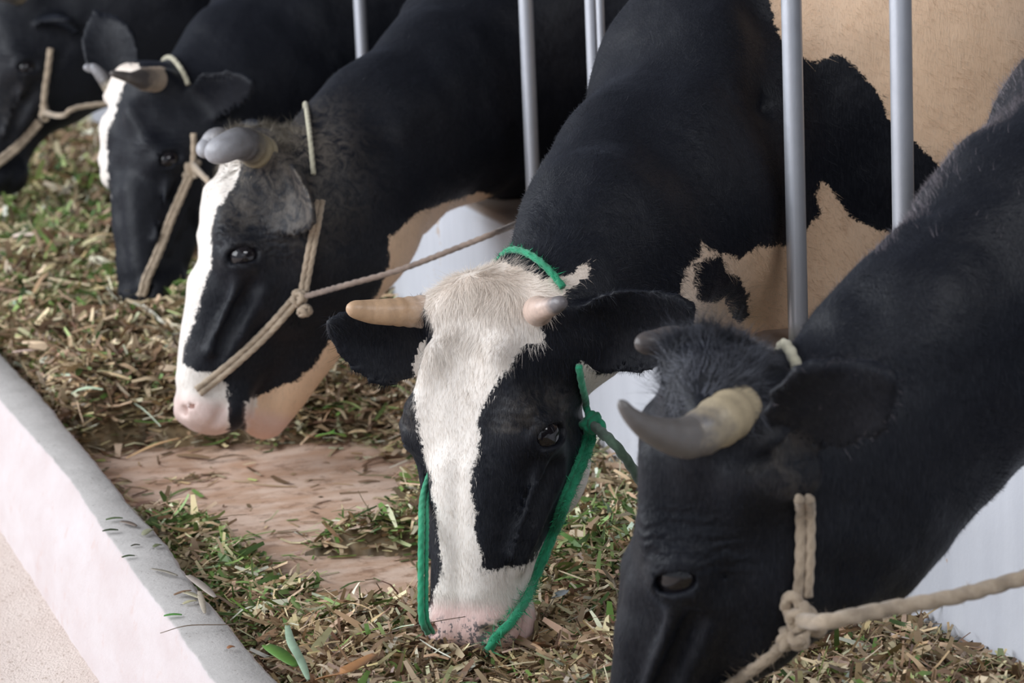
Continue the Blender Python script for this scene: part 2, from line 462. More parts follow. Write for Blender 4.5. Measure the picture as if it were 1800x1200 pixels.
def surface_nets(fn, lo, hi, h):
    lo = np.array(lo); n = np.ceil((np.array(hi) - lo) / h / 8).astype(int) * 8 + 1
    G = np.full(n, 1.0, np.float32)
    nb = (n - 1) // 8
    bi = np.stack(np.meshgrid(*[np.arange(k) for k in nb], indexing='ij'), -1).reshape(-1, 3)
    cen = lo + (bi * 8 + 4) * h
    dc = fn(cen)
    G8 = dc.reshape(nb)
    # sign fill
    big = np.repeat(np.repeat(np.repeat(G8, 8, 0), 8, 1), 8, 2)
    G[:-1, :-1, :-1] = np.where(big > 0, 1.0, -1.0)
    act = bi[np.abs(dc) < h * 8 * .87 * 2.3]
    off = np.stack(np.meshgrid(*[np.arange(9)] * 3, indexing='ij'), -1).reshape(-1, 3)
    for s0 in range(0, len(act), 400):
        ids = (act[s0:s0 + 400, None, :] * 8 + off[None]).reshape(-1, 3)
        G[ids[:, 0], ids[:, 1], ids[:, 2]] = fn(lo + ids * h)
    S = G < 0
    c = S[:-1, :-1, :-1]
    any_ = np.zeros(c.shape, bool); all_ = np.ones(c.shape, bool)
    sl = [slice(None, -1), slice(1, None)]
    for a in (0, 1):
        for b in (0, 1):
            for d in (0, 1):
                q = S[sl[a], sl[b], sl[d]]; any_ |= q; all_ &= q
    cells = np.argwhere(any_ & ~all_)
    vid = np.full(c.shape, -1, np.int32); vid[cells[:, 0], cells[:, 1], cells[:, 2]] = np.arange(len(cells))
    acc = np.zeros((len(cells), 3)); cnt = np.zeros(len(cells))
    cor = [(a, b, d) for a in (0, 1) for b in (0, 1) for d in (0, 1)]
    val = {k: G[cells[:, 0] + k[0], cells[:, 1] + k[1], cells[:, 2] + k[2]].astype(float) for k in cor}
    for k in cor:
        for ax_ in range(3):
            if k[ax_] == 0:
                k2 = list(k); k2[ax_] = 1; k2 = tuple(k2)
                a, b = val[k], val[k2]; m = (a < 0) != (b < 0)
                t = np.where(m, a / np.where(m, a - b, 1), 0)
                p = np.array(k, float)[None] + np.zeros((len(cells), 3)); p[:, ax_] += t
                acc[m] += p[m]; cnt[m] += 1
    V = lo + (cells + acc / np.maximum(cnt, 1)[:, None]) * h
    F = []
    for ax_ in range(3):
        o1, o2 = [(1, 2), (2, 0), (0, 1)][ax_]
        A = [slice(None)] * 3; B = [slice(None)] * 3
        A[ax_] = slice(None, -1); B[ax_] = slice(1, None)
        sa, sb = S[tuple(A)], S[tuple(B)]
        e = np.argwhere(sa != sb)
        e = e[(e[:, o1] > 0) & (e[:, o2] > 0) & (e[:, o1] < vid.shape[o1]) & (e[:, o2] < vid.shape[o2])]
        s_ = sa[e[:, 0], e[:, 1], e[:, 2]]
        def g(d1, d2):
            q = e.copy(); q[:, o1] -= d1; q[:, o2] -= d2
            return vid[q[:, 0], q[:, 1], q[:, 2]]
        quad = np.stack([g(1, 1), g(0, 1), g(0, 0), g(1, 0)], -1)
        quad[~s_] = quad[~s_][:, ::-1]
        F.append(quad)
    F = np.concatenate(F); F = F[(F >= 0).all(1)]
    return V, F

def vert_normals(V, F):
    N = np.zeros_like(V)
    fn_ = np.cross(V[F[:, 2]] - V[F[:, 0]], V[F[:, 3]] - V[F[:, 1]])
    for i in range(4): np.add.at(N, F[:, i], fn_)
    return N / (np.linalg.norm(N, axis=1, keepdims=True) + 1e-12)

def poly_sd(pts, poly):
    """signed distance to a closed 2D polygon, positive inside"""
    poly = np.asarray(poly, float); d = np.full(len(pts), 1e9); ins = np.zeros(len(pts), bool)
    for i in range(len(poly)):
        a, b = poly[i], poly[(i + 1) % len(poly)]
        e = b - a; w_ = pts - a
        t = np.clip((w_ @ e) / (e @ e + 1e-12), 0, 1)
        d = np.minimum(d, np.linalg.norm(w_ - t[:, None] * e, axis=1))
        c1 = (a[1] <= pts[:, 1]) & (b[1] > pts[:, 1]); c2 = (b[1] <= pts[:, 1]) & (a[1] > pts[:, 1])
        cr_ = e[0] * w_[:, 1] - e[1] * w_[:, 0]
        ins ^= (c1 & (cr_ > 0)) | (c2 & (cr_ < 0))
    return np.where(ins, d, -d)

def flat(P, c, dirv=None):
    """coordinates of P in the plane through c at right angles to the line of sight to c (orthographic side map of the animal)"""
    d = unit(c - CAM); r = unit(CR - d * (CR @ d)); u = np.cross(r, d)
    q = P - c
    return np.stack([q @ r, q @ u], -1)
def patch(P, poly_px, depth_c):
    """coat patch drawn on the animal's side plane"""
    q = np.array([un(x, y, depth_c) for x, y in poly_px])
    c = un(*np.mean(np.clip(poly_px, 0, 1800), axis=0), depth_c)
    return poly_sd(flat(P, c), flat(q, c))

# ------------------------------------------------------------------ tubes, ropes, horns, hair
def resample(P, step):
    P = np.asarray(P, float); seg = np.linalg.norm(np.diff(P, axis=0), axis=1); s_ = np.r_[0, np.cumsum(seg)]
    n = max(4, int(s_[-1] / step)); g = np.linspace(0, s_[-1], n)
    return np.stack([np.interp(g, s_, P[:, i]) for i in range(3)], 1)
def spline(P, sub=12):
    P = np.asarray(P, float); out = []
    Q = np.vstack([2 * P[0] - P[1], P, 2 * P[-1] - P[-2]])
    for i in range(1, len(Q) - 2):
        for t in np.linspace(0, 1, sub, endpoint=False):
            a, b, c, d = Q[i-1], Q[i], Q[i+1], Q[i+2]
            out.append(.5 * ((2*b) + (-a+c)*t + (2*a-5*b+4*c-d)*t*t + (-a+3*b-3*c+d)*t**3))
    out.append(P[-1]); return np.array(out)
def frames(P):
    T = np.gradient(P, axis=0); T /= np.linalg.norm(T, axis=1, keepdims=True) + 1e-12
    n = unit(np.cross(T[0], [.31, .52, .79])); N = []
    for t in T:
        n = n - t * (n @ t); n /= np.linalg.norm(n) + 1e-12; N.append(n)
    N = np.array(N); return T, N, np.cross(T, N)
def tube(P, rad, K=12, twist=0, lobes=3, amp=0., closed=False):
    P = np.asarray(P); T, N, B = frames(P); n = len(P)
    rad = np.broadcast_to(rad, (n,))
    s_ = np.r_[0, np.cumsum(np.linalg.norm(np.diff(P, axis=0), axis=1))]
    th = np.linspace(0, 2 * np.pi, K, endpoint=False)
    R_ = rad[:, None] * (1 + amp * np.abs(np.cos(lobes / 2 * (th[None] - s_[:, None] * twist))) - amp * .5)
    V = P[:, None] + R_[..., None] * (N[:, None] * np.cos(th)[None, :, None] + B[:, None] * np.sin(th)[None, :, None])
    V = V.reshape(-1, 3); i = np.arange(n * K).reshape(n, K); j = np.roll(i, -1, 1)
    F = np.stack([i[:-1], j[:-1], j[1:], i[1:]], -1).reshape(-1, 4).tolist()
    V = np.vstack([V, P[0], P[-1]])
    F += [(n * K, j[0, k], i[0, k]) for k in range(K)] + [(n * K + 1, i[-1, k], j[-1, k]) for k in range(K)]
    al = np.r_[np.repeat(s_ / s_[-1], K), 0, 1]
    return V, [tuple(int(a) for a in f) for f in F], al
def merge(parts):
    Vs, Fs, o = [], [], 0
    for V, F, *_ in parts:
        Vs.append(V); Fs += [tuple(a + o for a in f) for f in F]; o += len(V)
    return np.vstack(Vs), Fs
def rope_mesh(P, r, parts=None):
    P = resample(P, max(.0025, r * .5))
    return tube(P, r, 12, twist=1.05 / r * .55, lobes=3, amp=.28)
def doubled(P, r, gap, side):
    a = np.asarray(P); sd = unit(side)
    return [rope_mesh(a + sd * gap, r), rope_mesh(a - sd * gap, r)]
def knot_mesh(c, r, size, seed=0):
    g = np.random.default_rng(seed); out = []
    for k in range(4):
        ax_ = unit(g.normal(size=3)); b1 = unit(np.cross(ax_, g.normal(size=3))); b2 = np.cross(ax_, b1)
        cc = c + g.normal(size=3) * size * .28
        th = np.linspace(0, 2 * np.pi * 1.02, 40)
        R_ = size * (.55 + .12 * np.sin(2 * th + g.random() * 6))
        P = cc + (R_ * np.cos(th))[:, None] * b1 + (R_ * .8 * np.sin(th))[:, None] * b2 + (np.sin(2 * th) * size * .2)[:, None] * ax_
        out.append(rope_mesh(P, r * .95))
    return merge(out)
def fuzz(P, r, n, length, colr, seed=0, jit=.5):
    """loose fibres standing out of a rope"""
    g = np.random.default_rng(seed); P = resample(P, .003)
    i = g.integers(0, len(P), n); d = g.normal(size=(n, 3)); d /= np.linalg.norm(d, axis=1, keepdims=True)
    a = P[i] + d * r * .7; b = a + d * length * g.uniform(.3, 1, (n, 1)) + g.normal(size=(n, 3)) * length * jit
    sd = g.normal(size=(n, 3)) * .00025
    V = np.stack([a - sd, a + sd, b], 1).reshape(-1, 3)
    F = np.arange(n * 3).reshape(n, 3)
    c = np.asarray(colr) * g.uniform(.6, 1.3, (n, 1)); return V, F, np.repeat(c, 3, 0)

def strands(V, F, N, weight, dirfn, length, width, seg, colfn, count, curl=.3, lift=.35, seed=0, droop=0.):
    """ribbon hairs rooted on a mesh. weight: per-vertex density, dirfn(P,N)->flow direction"""
    g = np.random.default_rng(seed)
    cen = V[F].mean(1); area_ = np.linalg.norm(np.cross(V[F[:, 2]] - V[F[:, 0]], V[F[:, 3]] - V[F[:, 1]]), axis=1)
    pr = area_ * weight[F].mean(1); pr = pr / pr.sum()
    fi = g.choice(len(F), count, p=pr); bw = g.dirichlet([1, 1, 1, 1], count)
    P = (V[F[fi]] * bw[..., None]).sum(1); Nn = (N[F[fi]] * bw[..., None]).sum(1)
    Nn /= np.linalg.norm(Nn, axis=1, keepdims=True) + 1e-9
    D = dirfn(P, Nn); D = D - Nn * (D * Nn).sum(1, keepdims=True); D /= np.linalg.norm(D, axis=1, keepdims=True) + 1e-9
    D = D + g.normal(size=D.shape) * .16 + Nn * (lift * g.uniform(.4, 1.3, (count, 1)))
    D /= np.linalg.norm(D, axis=1, keepdims=True)
    Ln = (length(P) if callable(length) else length) * g.uniform(.6, 1.25, count)
    S = np.cross(D, Nn); S /= np.linalg.norm(S, axis=1, keepdims=True) + 1e-9
    cv = g.normal(size=(count, 3)) * curl
    # coherent lock curl
    lk = np.stack([vnoise(P, 40, 31 + k) for k in range(3)], -1) * curl * 2.0
    rows = []
    for k in range(seg + 1):
        t = k / seg
        c = P + D * (Ln * t)[:, None] + (cv * .5 + lk) * (Ln * t * t)[:, None] + V3(0, 0, -droop) * (Ln * t * t)[:, None] - Nn * .0008
        wd = width * (1 - t * .9)
        rows.append(np.stack([c - S * wd / 2, c + S * wd / 2], 1))
    R_ = np.stack(rows, 1)  # count, seg+1, 2, 3
    n = (seg + 1) * 2
    VV = R_.reshape(-1, 3); b = (np.arange(count) * n)[:, None]
    q = np.concatenate([b + np.array([2 * k, 2 * k + 1, 2 * k + 3, 2 * k + 2]) for k in range(seg)], 0)
    col = colfn(P, fi, bw, g)
    return VV, q, np.repeat(col, n, 0)

def bvh_of(V, F): return BVHTree.FromPolygons(V.tolist(), F.tolist())
def on_surface(bvh, px, lift, dmin=1.5, sub=10, guess=None):
    """path lying on an animal: the sight-line hit, lifted off the skin; px entries (u,v) or (u,v,depth)"""
    q = spline(np.array([(p[0], p[1], p[2] if len(p) > 2 else 0) for p in px], float), sub) if len(px) > 2 else \
        np.array([np.array([px[0][0], px[0][1], 0.]) * (1 - t) + np.array([px[1][0], px[1][1], 0.]) * t for t in np.linspace(0, 1, 24)])
    out = []; last = guess
    for u, v, dd in q:
        r = unit(CF + CR * (u - 900) / FPX + CU * (600 - v) / FPX)
        hit = bvh.ray_cast(Vector(CAM), Vector(r))
        if hit[0] is not None and (last is None or abs((np.array(hit[0]) - CAM) @ CF - last) < .22):
            p = np.array(hit[0]) + np.array(hit[1]) * lift * .6 - r * lift * .5; last = (np.array(hit[0]) - CAM) @ CF
        else:
            p = un(u, v, last if last else 4)
        out.append(p)
    out = np.array(out)
    for _ in range(4): out[1:-1] = (out[:-2] + 2 * out[1:-1] + out[2:]) / 4
    return out
def ring_on(bvh, c, u1, u2, lift, n=72, R0=.6, a0=0, a1=360):
    pts = []
    for th in np.radians(np.linspace(a0, a1, n)):
        d = u1 * math.cos(th) + u2 * math.sin(th)
        h = bvh.ray_cast(Vector(c + d * R0), Vector(-d))
        if h[0] is not None: pts.append(np.array(h[0]) + d * lift)
    pts = np.array(pts)
    for _ in range(5): pts[1:-1] = (pts[:-2] + 2 * pts[1:-1] + pts[2:]) / 4
    return pts

# ------------------------------------------------------------------ cow builder
LAT = V3(0, 1, 0)
def C_(u, v, r, d, q, lat): return (u, v - r, u, v + r, d, q, lat)
def build_cow(spec):
    s_ = spec['scale']
    Pp = un(*spec['poll']); Pm = un(*spec['muzzle'])
    a = unit(Pm - Pp); s_ = np.linalg.norm(Pm - Pp) / .50 if spec.get('fit', True) else s_
    tocam = unit(CAM - Pp); n0 = unit(tocam - a * (tocam @ a)); side = np.cross(a, n0)
    ph = math.radians(spec['turn'])
    if side @ CR > 0: side = -side           # side points to the left of the picture
    n = n0 * math.cos(ph) + side * math.sin(ph)
    l = np.cross(n, a)
    if l @ (CR * .6 - CF) < 0: l = -l         # lateral axis points to the side that faces the camera
    R_ = np.stack([l, n, a])
    SC = s_ * np.array([spec.get('fx', 1.12), spec.get('fy', 1.15), 1.0])
    loc = lambda P: (P - Pp) @ R_.T / SC
    wor = lambda p: (np.asarray(p, float) * SC) @ R_ + Pp
    ears = []
    for e in spec['ears']:
        b = wor(e['base']); t = un(*e['tip']); cup = CR * e['cup'][0] - CU * e['cup'][1] + CF * e['cup'][2]
        ears.append((b, t, cup, e.get('width', .062)))
    neck = []
    for (ut, vt, ub, vb, d, q, lat) in spec['neck']:
        c = un((ut + ub) / 2, (vt + vb) / 2, d); r = math.hypot(ut - ub, vt - vb) / 2 * d / FPX
        neck.append((c, r, q, LAT if lat is None else CR * lat[0] - CU * lat[1] + CF * lat[2]))
    k0 = wor((0, -.10, .10)); k1 = wor((0, -.115, .05))
    hl = l if l @ LAT > 0 else -l
    first = (k0, .085 * s_, .95, hl)
    nodes = [first] + neck
    last = neck[-1][0]
    by = last[1] + spec.get('bend', 0)
    tor = [(last, neck[-1][1], neck[-1][2], LAT), (V3(last[0] + .34, by, .78), .36, .66, LAT), (V3(last[0] + .75, by, .77), .40, .74, LAT), (V3(last[0] + 1.25, by, .82), .37, .74, LAT), (V3(last[0] + 1.5, by, .88), .28, .85, LAT)]
    sx_ = last[0] + .36; hx = last[0] + 1.4
    z0 = -.15
    def fn(P):
        P = np.asarray(P, np.float64)
        shp = P.shape[:-1]; P = P.reshape(-1, 3)
        d = np.full(len(P), 9.)
        hp = loc(P)
        m = (np.abs(hp[:, 2] - .25) < .5) & (np.abs(hp[:, 0]) < .35) & (np.abs(hp[:, 1] + .1) < .4)
        dn = chain(P, nodes, .05)
        dt = chain(P, tor, .10)
        d = smin(dn, dt, .10)
        if m.any():
            hd = head_sdf(hp[m]) * s_
            d[m] = smin(d[m], hd, .045)
        # far away from the head keep a true bound
        dh = np.linalg.norm(P - wor((0, -.1, .25)), axis=1) - .34 * s_
        d = np.where(m, d, np.minimum(d, np.maximum(dh, .03) + .0))
        for b, t, cup, wd in ears:
            c_ = (b + t) / 2; mm = np.linalg.norm(P - c_, axis=1) < .22
            if mm.any():
                d[mm] = smin(d[mm], ear_sdf(P[mm], b, t, cup, wd), .022)
        # shoulder blade, point of shoulder, legs, brisket
        mb = P[:, 0] > last[0] - .15
        if mb.any():
            Q = P[mb]; q = d[mb]
            for sg in (-1, 1):
                yl = by + sg * .17
                q = smin(q, ell(Q, (sx_ - .10, by + sg * .17, .62), (.14, .10, .24)), .06)
                q = smin(q, rcone(Q, (sx_, yl, .50), (sx_ - .02, yl, .24), .10, .055), .05)
                q = smin(q, rcone(Q, (sx_ - .02, yl, .24), (sx_ - .01, yl, -.06), .052, .034), .02)
                q = smin(q, rcone(Q, (sx_ - .01, yl, -.06), (sx_ - .05, yl, z0 + .03), .036, .05), .02)
                q = smin(q, ell(Q, (hx + .02, by + sg * .17, .62), (.18, .12, .30)), .06)
                q = smin(q, rcone(Q, (hx + .05, yl, .45), (hx + .16, yl, .26), .10, .05), .04)
                q = smin(q, rcone(Q, (hx + .16, yl, .26), (hx + .08, yl, -.06), .045, .033), .02)
                q = smin(q, rcone(Q, (hx + .08, yl, -.06), (hx + .04, yl, z0 + .03), .035, .05), .02)
            q = smin(q, ell(Q, (last[0] + .05, by, .50), (.22, .12, .16)), .08)
            q = smin(q, rcone(Q, (hx + .38, by, 1.02), (hx + .43, by, .35), .035, .018), .02)
            d[mb] = np.maximum(q, z0 - Q[:, 2])
        for f in spec.get('extra', ()):
            d = f(P, d, wor)
        for (pa_, pb_, rr_, am_) in spec.get('dents', ()):
            A_, B_ = un(*pa_), un(*pb_); e_ = B_ - A_
            t_ = np.clip(((P - A_) @ e_) / (e_ @ e_), 0, 1)
            d = d + am_ * np.exp(-((P - A_ - t_[:, None] * e_) ** 2).sum(1) / rr_ ** 2)
        near = np.abs(d) < .05
        if near.any():
            Q = P[near]; hh = loc(Q); amp = np.clip((np.linalg.norm(hh - V3(0, -.1, .25), axis=1) - .22) * 6, .12, 1)
            dd = vnoise(Q, 7, 5 + spec['seed']) * .012 + vnoise(Q, 17, 9 + spec['seed']) * .0030
            # shallow skin folds on the neck, running across it
            u_ = Q @ unit(neck[1][0] - neck[0][0])
            dd = dd * amp + vnoise(Q, 26, 19 + spec['seed']) * .0022 * spec.get('lump', 1)
            d[near] += dd
        return d.reshape(shp)
    allp = [x[0] for x in nodes + tor]
    lo = np.min([wor((x, y, z)) for x in (-.28, .28) for y in (-.3, .08) for z in (-.05, .56)] + [p - .05 for p in allp] + [t for b, t, *_ in ears] + [V3(sx_, by - .36, z0 - .02)], axis=0) - .03
    hi = np.max([wor((x, y, z)) for x in (-.28, .28) for y in (-.3, .08) for z in (-.05, .56)] + [t for b, t, *_ in ears] + [V3(hx + .5, by + .36, 1.32)], axis=0) + .03
    # cut the part of the head that hides under the fodder cleanly
    V, F = surface_nets(fn, lo, hi, spec.get('h', .007))
    N = vert_normals(V, F)
    hp = loc(V); emask = np.zeros(len(V), bool)
    for b, t, cup, wd in ears:
        e = t - b; tt = ((V - b) @ e) / (e @ e); emask |= (tt > .22) & (tt < 1.2) & (np.linalg.norm(V - b - np.clip(tt, 0, 1)[:, None] * e, axis=1) < .075)
    coat = np.full(len(V), -.2)
    for sign, poly, dep, cond in spec['coat']:
        sd = patch(V, poly, dep)
        if cond is not None: sd = np.where(cond(V, hp), sd, -1 if sign > 0 else -1)
        coat = np.maximum(coat, sd) if sign > 0 else np.minimum(coat, -sd)
    coat = np.where(emask, -.2, coat)
    dist_head = np.linalg.norm(hp - V3(0, -.1, .25), axis=1)
    tan = np.clip((dist_head - .22) * 4, 0, 1)
    if 'tan' in spec: tan = spec['tan'](V, hp, tan)
    pink = np.clip((hp[:, 2] - spec.get('pink', .455)) / .02, 0, 1) * (hp[:, 2] < .7) * np.clip((coat + .004) / .008, 0, 1) * spec.get('pinkamt', 1)
    spot = np.clip((hp[:, 2] - .452) / .012, 0, 1) * (hp[:, 1] > -.06) * spec.get('spots', 0)
    E = V3(.094, -.048, .203); ax = np.abs(hp[:, 0])
    de = np.linalg.norm(np.stack([ax, hp[:, 1], hp[:, 2]], -1) - E, axis=1)
    wrinkle = np.exp(-((de - .045) / .026) ** 2) * np.clip((.205 - hp[:, 2]) / .03, 0, 1) * spec.get('wr', .8) * .35
    dust = np.zeros(len(V))
    for (c_, rr, am) in spec.get('dust', ()):
        dust = np.maximum(dust, am * np.exp(-(np.linalg.norm(V - un(*c_), axis=1) / rr) ** 2))
    if spec.get('eyedust', 0): dust = np.maximum(dust, spec['eyedust'] * np.exp(-((de - .05) / .02) ** 2) * (hp[:, 2] < .205))
    root = empty('cow', (by * 0 + last[0] + .8, by, z0))
    tag(root, spec['label'], 'cow', 'black and white cows feeding in a row')
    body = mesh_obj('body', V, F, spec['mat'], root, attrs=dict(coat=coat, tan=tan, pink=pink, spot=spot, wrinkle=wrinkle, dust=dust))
    # eyes
    for sg in (-1, 1):
        c_ = wor((sg * .0865, -.045, .203)); rr = .0270 * s_
        th = np.linspace(0, np.pi, 20); ph_ = np.linspace(0, 2 * np.pi, 32, endpoint=False)
        vv = [c_ + rr * V3(math.sin(t) * math.cos(p), math.sin(t) * math.sin(p), math.cos(t)) for t in th for p in ph_]
        i = np.arange(20 * 32).reshape(20, 32); j = np.roll(i, -1, 1)
        fc = np.stack([i[:-1], i[1:], j[1:], j[:-1]], -1).reshape(-1, 4)
        mesh_obj('eye', vv, fc, MAT_EYE, root)
    # horns
    for hsp in spec['horns']:
        P = ([wor(hsp['base'])] if 'base' in hsp else []) + [un(*q) for q in hsp['path']]
        P = resample(spline(P), .003); t = np.linspace(0, 1, len(P))
        rad = np.interp(t, *hsp['rad'])
        tt = t[-1] - t; L = np.linalg.norm(np.diff(P, axis=0), axis=1).sum()
        rad = rad * np.sqrt(np.clip(1 - (1 - np.clip(tt * L / (rad[-1] * 1.0 + .004), 0, 1)) ** 2, .02, 1))
        vv, ff, al = tube(P, rad * (1 + .03 * np.sin(t * 50) * (t < .5)), 24)
        hn = mesh_obj('horn', vv, ff, hsp['mat'], root, attrs=dict(along=al))
        if hsp.get('label'): hn['label'] = hsp['label']
    cow = dict(V=V, F=F, N=N, loc=loc, wor=wor, R=R_, s=s_, coat=coat, tan=tan, root=root, a=a, n=n, l=l, neck=neck, bvh=bvh_of(V, F), P=Pp, pink=pink, dust=dust)
    return cow

def coat_cols(cow, white=(.80, .73, .66), tanc=(.74, .53, .36), black=(.0065, .0075, .012)):
    def f(P, fi, bw, g):
        idx = cow['F'][fi]; v = (cow['coat'][idx] * bw).sum(1); t = (cow['tan'][idx] * bw).sum(1)[:, None]; du = (cow['dust'][idx] * bw).sum(1)[:, None]
        v = v + (vnoise(P, 55, 77)) * .007 + g.normal(size=len(P)) * .002
        wc = np.array(white) * (1 - t) + np.array(tanc) * t
        wc = wc * g.uniform(.72, 1.08, (len(P), 1))
        bc = np.array(black) * g.uniform(.5, 2.0, (len(P), 1)); bc = bc * (1 - du * .8) + np.array((.2, .17, .14)) * du * .8
        return np.where((v > 0)[:, None], wc, bc)
    return f

# ------------------------------------------------------------------ the cows
M_COAT = coat_material('black and white coat')
M_COAT_DARK = coat_material('black coat', black=(.006, .007, .011))
H_TAN = horn_material('tan horn', (.62, .40, .24), (.74, .56, .44), .3)
H_GREY = horn_material('grey horn', (.13, .125, .125), (.56, .46, .30), .38)
H_DUSTY = horn_material('dusty grey horn', (.26, .26, .28), (.38, .33, .25), .55)
t_ = H_DUSTY.node_tree
for n_ in t_.nodes:
    if n_.type == 'VALTORGB':
        e_ = n_.color_ramp.elements; e_[1].position = .12; e_[2].position = .42; e_[3].position = .92
        e_[1].color = (.42, .35, .22, 1); e_[2].color = (.085, .085, .09, 1); e_[3].color = (.40, .41, .45, 1)
H_DARKT = horn_material('dark tipped horn', (.10, .09, .09), (.70, .55, .42), .45)
H_TIP = horn_material('pinkish horn with dark tip', (.16, .15, .16), (.74, .55, .46), .80)
H_BLACK = horn_material('black horn', (.06, .055, .06), (.07, .065, .07), .5)
face = lambda V, hp: (hp[:, 2] < .7) & (np.abs(hp[:, 0]) < .098)

C2_HEAD = [(735, 590), (700, 545), (720, 515), (790, 460), (890, 462), (950, 495), (1000, 492), (990, 548), (950, 572), (957, 608), (920, 608), (895, 647),
           (862, 693), (842, 738), (840, 797), (830, 843), (836, 901), (849, 990), (875, 995), (934, 985), (953, 960), (1005, 875), (1034, 797), (1024, 700), (1018, 640),
           (1200, 640), (1200, 1250), (700, 1250), (752, 1100), (765, 1040), (778, 990), (770, 930), (762, 850), (745, 790), (728, 700), (724, 630)]
C2_CHEST = [(1235, 421), (1248, 440), (1277, 448), (1299, 453), (1331, 432), (1379, 429), (1421, 397), (1443, 373), (1436, 340), (1445, 309), (1462, 325), (1480, 352), (1512, 384), (1545, 398),
            (1700, 450), (1700, 900), (1240, 900), (1214, 640), (1208, 560), (1197, 507), (1213, 469), (1235, 450)]
C2_ISLE = [(1221, 469), (1245, 452), (1267, 451), (1275, 475), (1300, 488), (1315, 512), (1315, 560), (1300, 572), (1288, 560), (1272, 520), (1258, 530), (1245, 533), (1229, 528), (1222, 500)]
C2_FLANK = [(1340, -900), (1349, 0), (1357, 37), (1373, 69), (1416, 107), (1427, 109), (1450, 100), (1475, 93), (1512, 123), (1549, 171), (1571, 224), (1613, 251), (1635, 277), (1660, 300), (1720, 420), (3000, 420), (3000, -900)]
C2_SPOT = [(975, 490), (1010, 480), (1034, 460), (1036, 485), (1018, 503), (990, 515), (978, 508)]
C2_MARK = [(1020, 650), (1060, 650), (1053, 665), (1044, 672), (1030, 668)]
behind = lambda V, hp: np.linalg.norm(hp - V3(0, -.1, .25), axis=1) > .20
cb_ = un(1345, 500, 4.45)
cow2 = build_cow(dict(scale=1, seed=2, h=.0055, poll=(822, 497, 3.93), muzzle=(796, 1142, 3.90), turn=30, fx=1.08, lump=.4, mat=M_COAT,
    label='cow with broad white face, short tan horns and green halter, in the middle',
    ears=[dict(base=(-.088, -.080, .100), tip=(578, 572, 3.98), cup=(.1, .25, -1.0), width=.064),
          dict(base=(.088, -.085, .080), tip=(1212, 548, 3.84), cup=(-.05, .35, -.9), width=.062)],
    neck=[C_(995, 548, 128, 4.0, .85, (1, 0, -.35)), C_(1085, 440, 185, 4.12, .76, (.5, 0, -.8)), C_(1195, 330, 225, 4.28, .74, None), C_(1335, 225, 325, 4.52, .72, None)],
    coat=[(1, C2_HEAD, 4.0, None), (1, C2_CHEST, 4.15, behind), (-1, C2_ISLE, 4.15, None), (1, C2_FLANK, 4.2, behind), (1, C2_SPOT, 4.0, behind)],
    dents=[((1348, 40, 4.30), (1328, 180, 4.28), .045, .030), ((1314, 215, 4.25), (1304, 275, 4.24), .032, .030), ((1262, 60, 4.28), (1235, 300, 4.22), .06, -.018),
           ((1378, 90, 4.28), (1362, 310, 4.25), .04, -.018), ((1180, 120, 4.2), (1120, 330, 4.1), .05, .012), ((1210, 480, 4.1), (1330, 300, 4.2), .05, -.012)]
          + [((1425 + 13 * k, 130 + 12 * k, 4.22), (1440 + 9 * k, 330, 4.22), .012, .010) for k in range(4)],
    extra=[lambda P, d, wor: smin(d, ell(P, cb_, (.20, .15, .16)), .08) if True else d],
    pink=.428, spots=.9, pinkamt=.9, eyedust=.25,
    horns=[dict(base=(-.078, -.045, .035), path=[(690, 548, 3.98), (650, 547, 3.97), (609, 541, 3.95)], rad=([0, .3, .7, 1], [.024, .0205, .0165, .010]), mat=H_TAN, label='short tan horn pointing sideways'),
           dict(base=(.078, -.045, .035), path=[(948, 545, 3.85), (972, 538, 3.81), (992, 530, 3.78)], rad=([0, .4, .8, 1], [.024, .018, .012, .009]), mat=H_TIP, label='short horn with a dark tip')]))

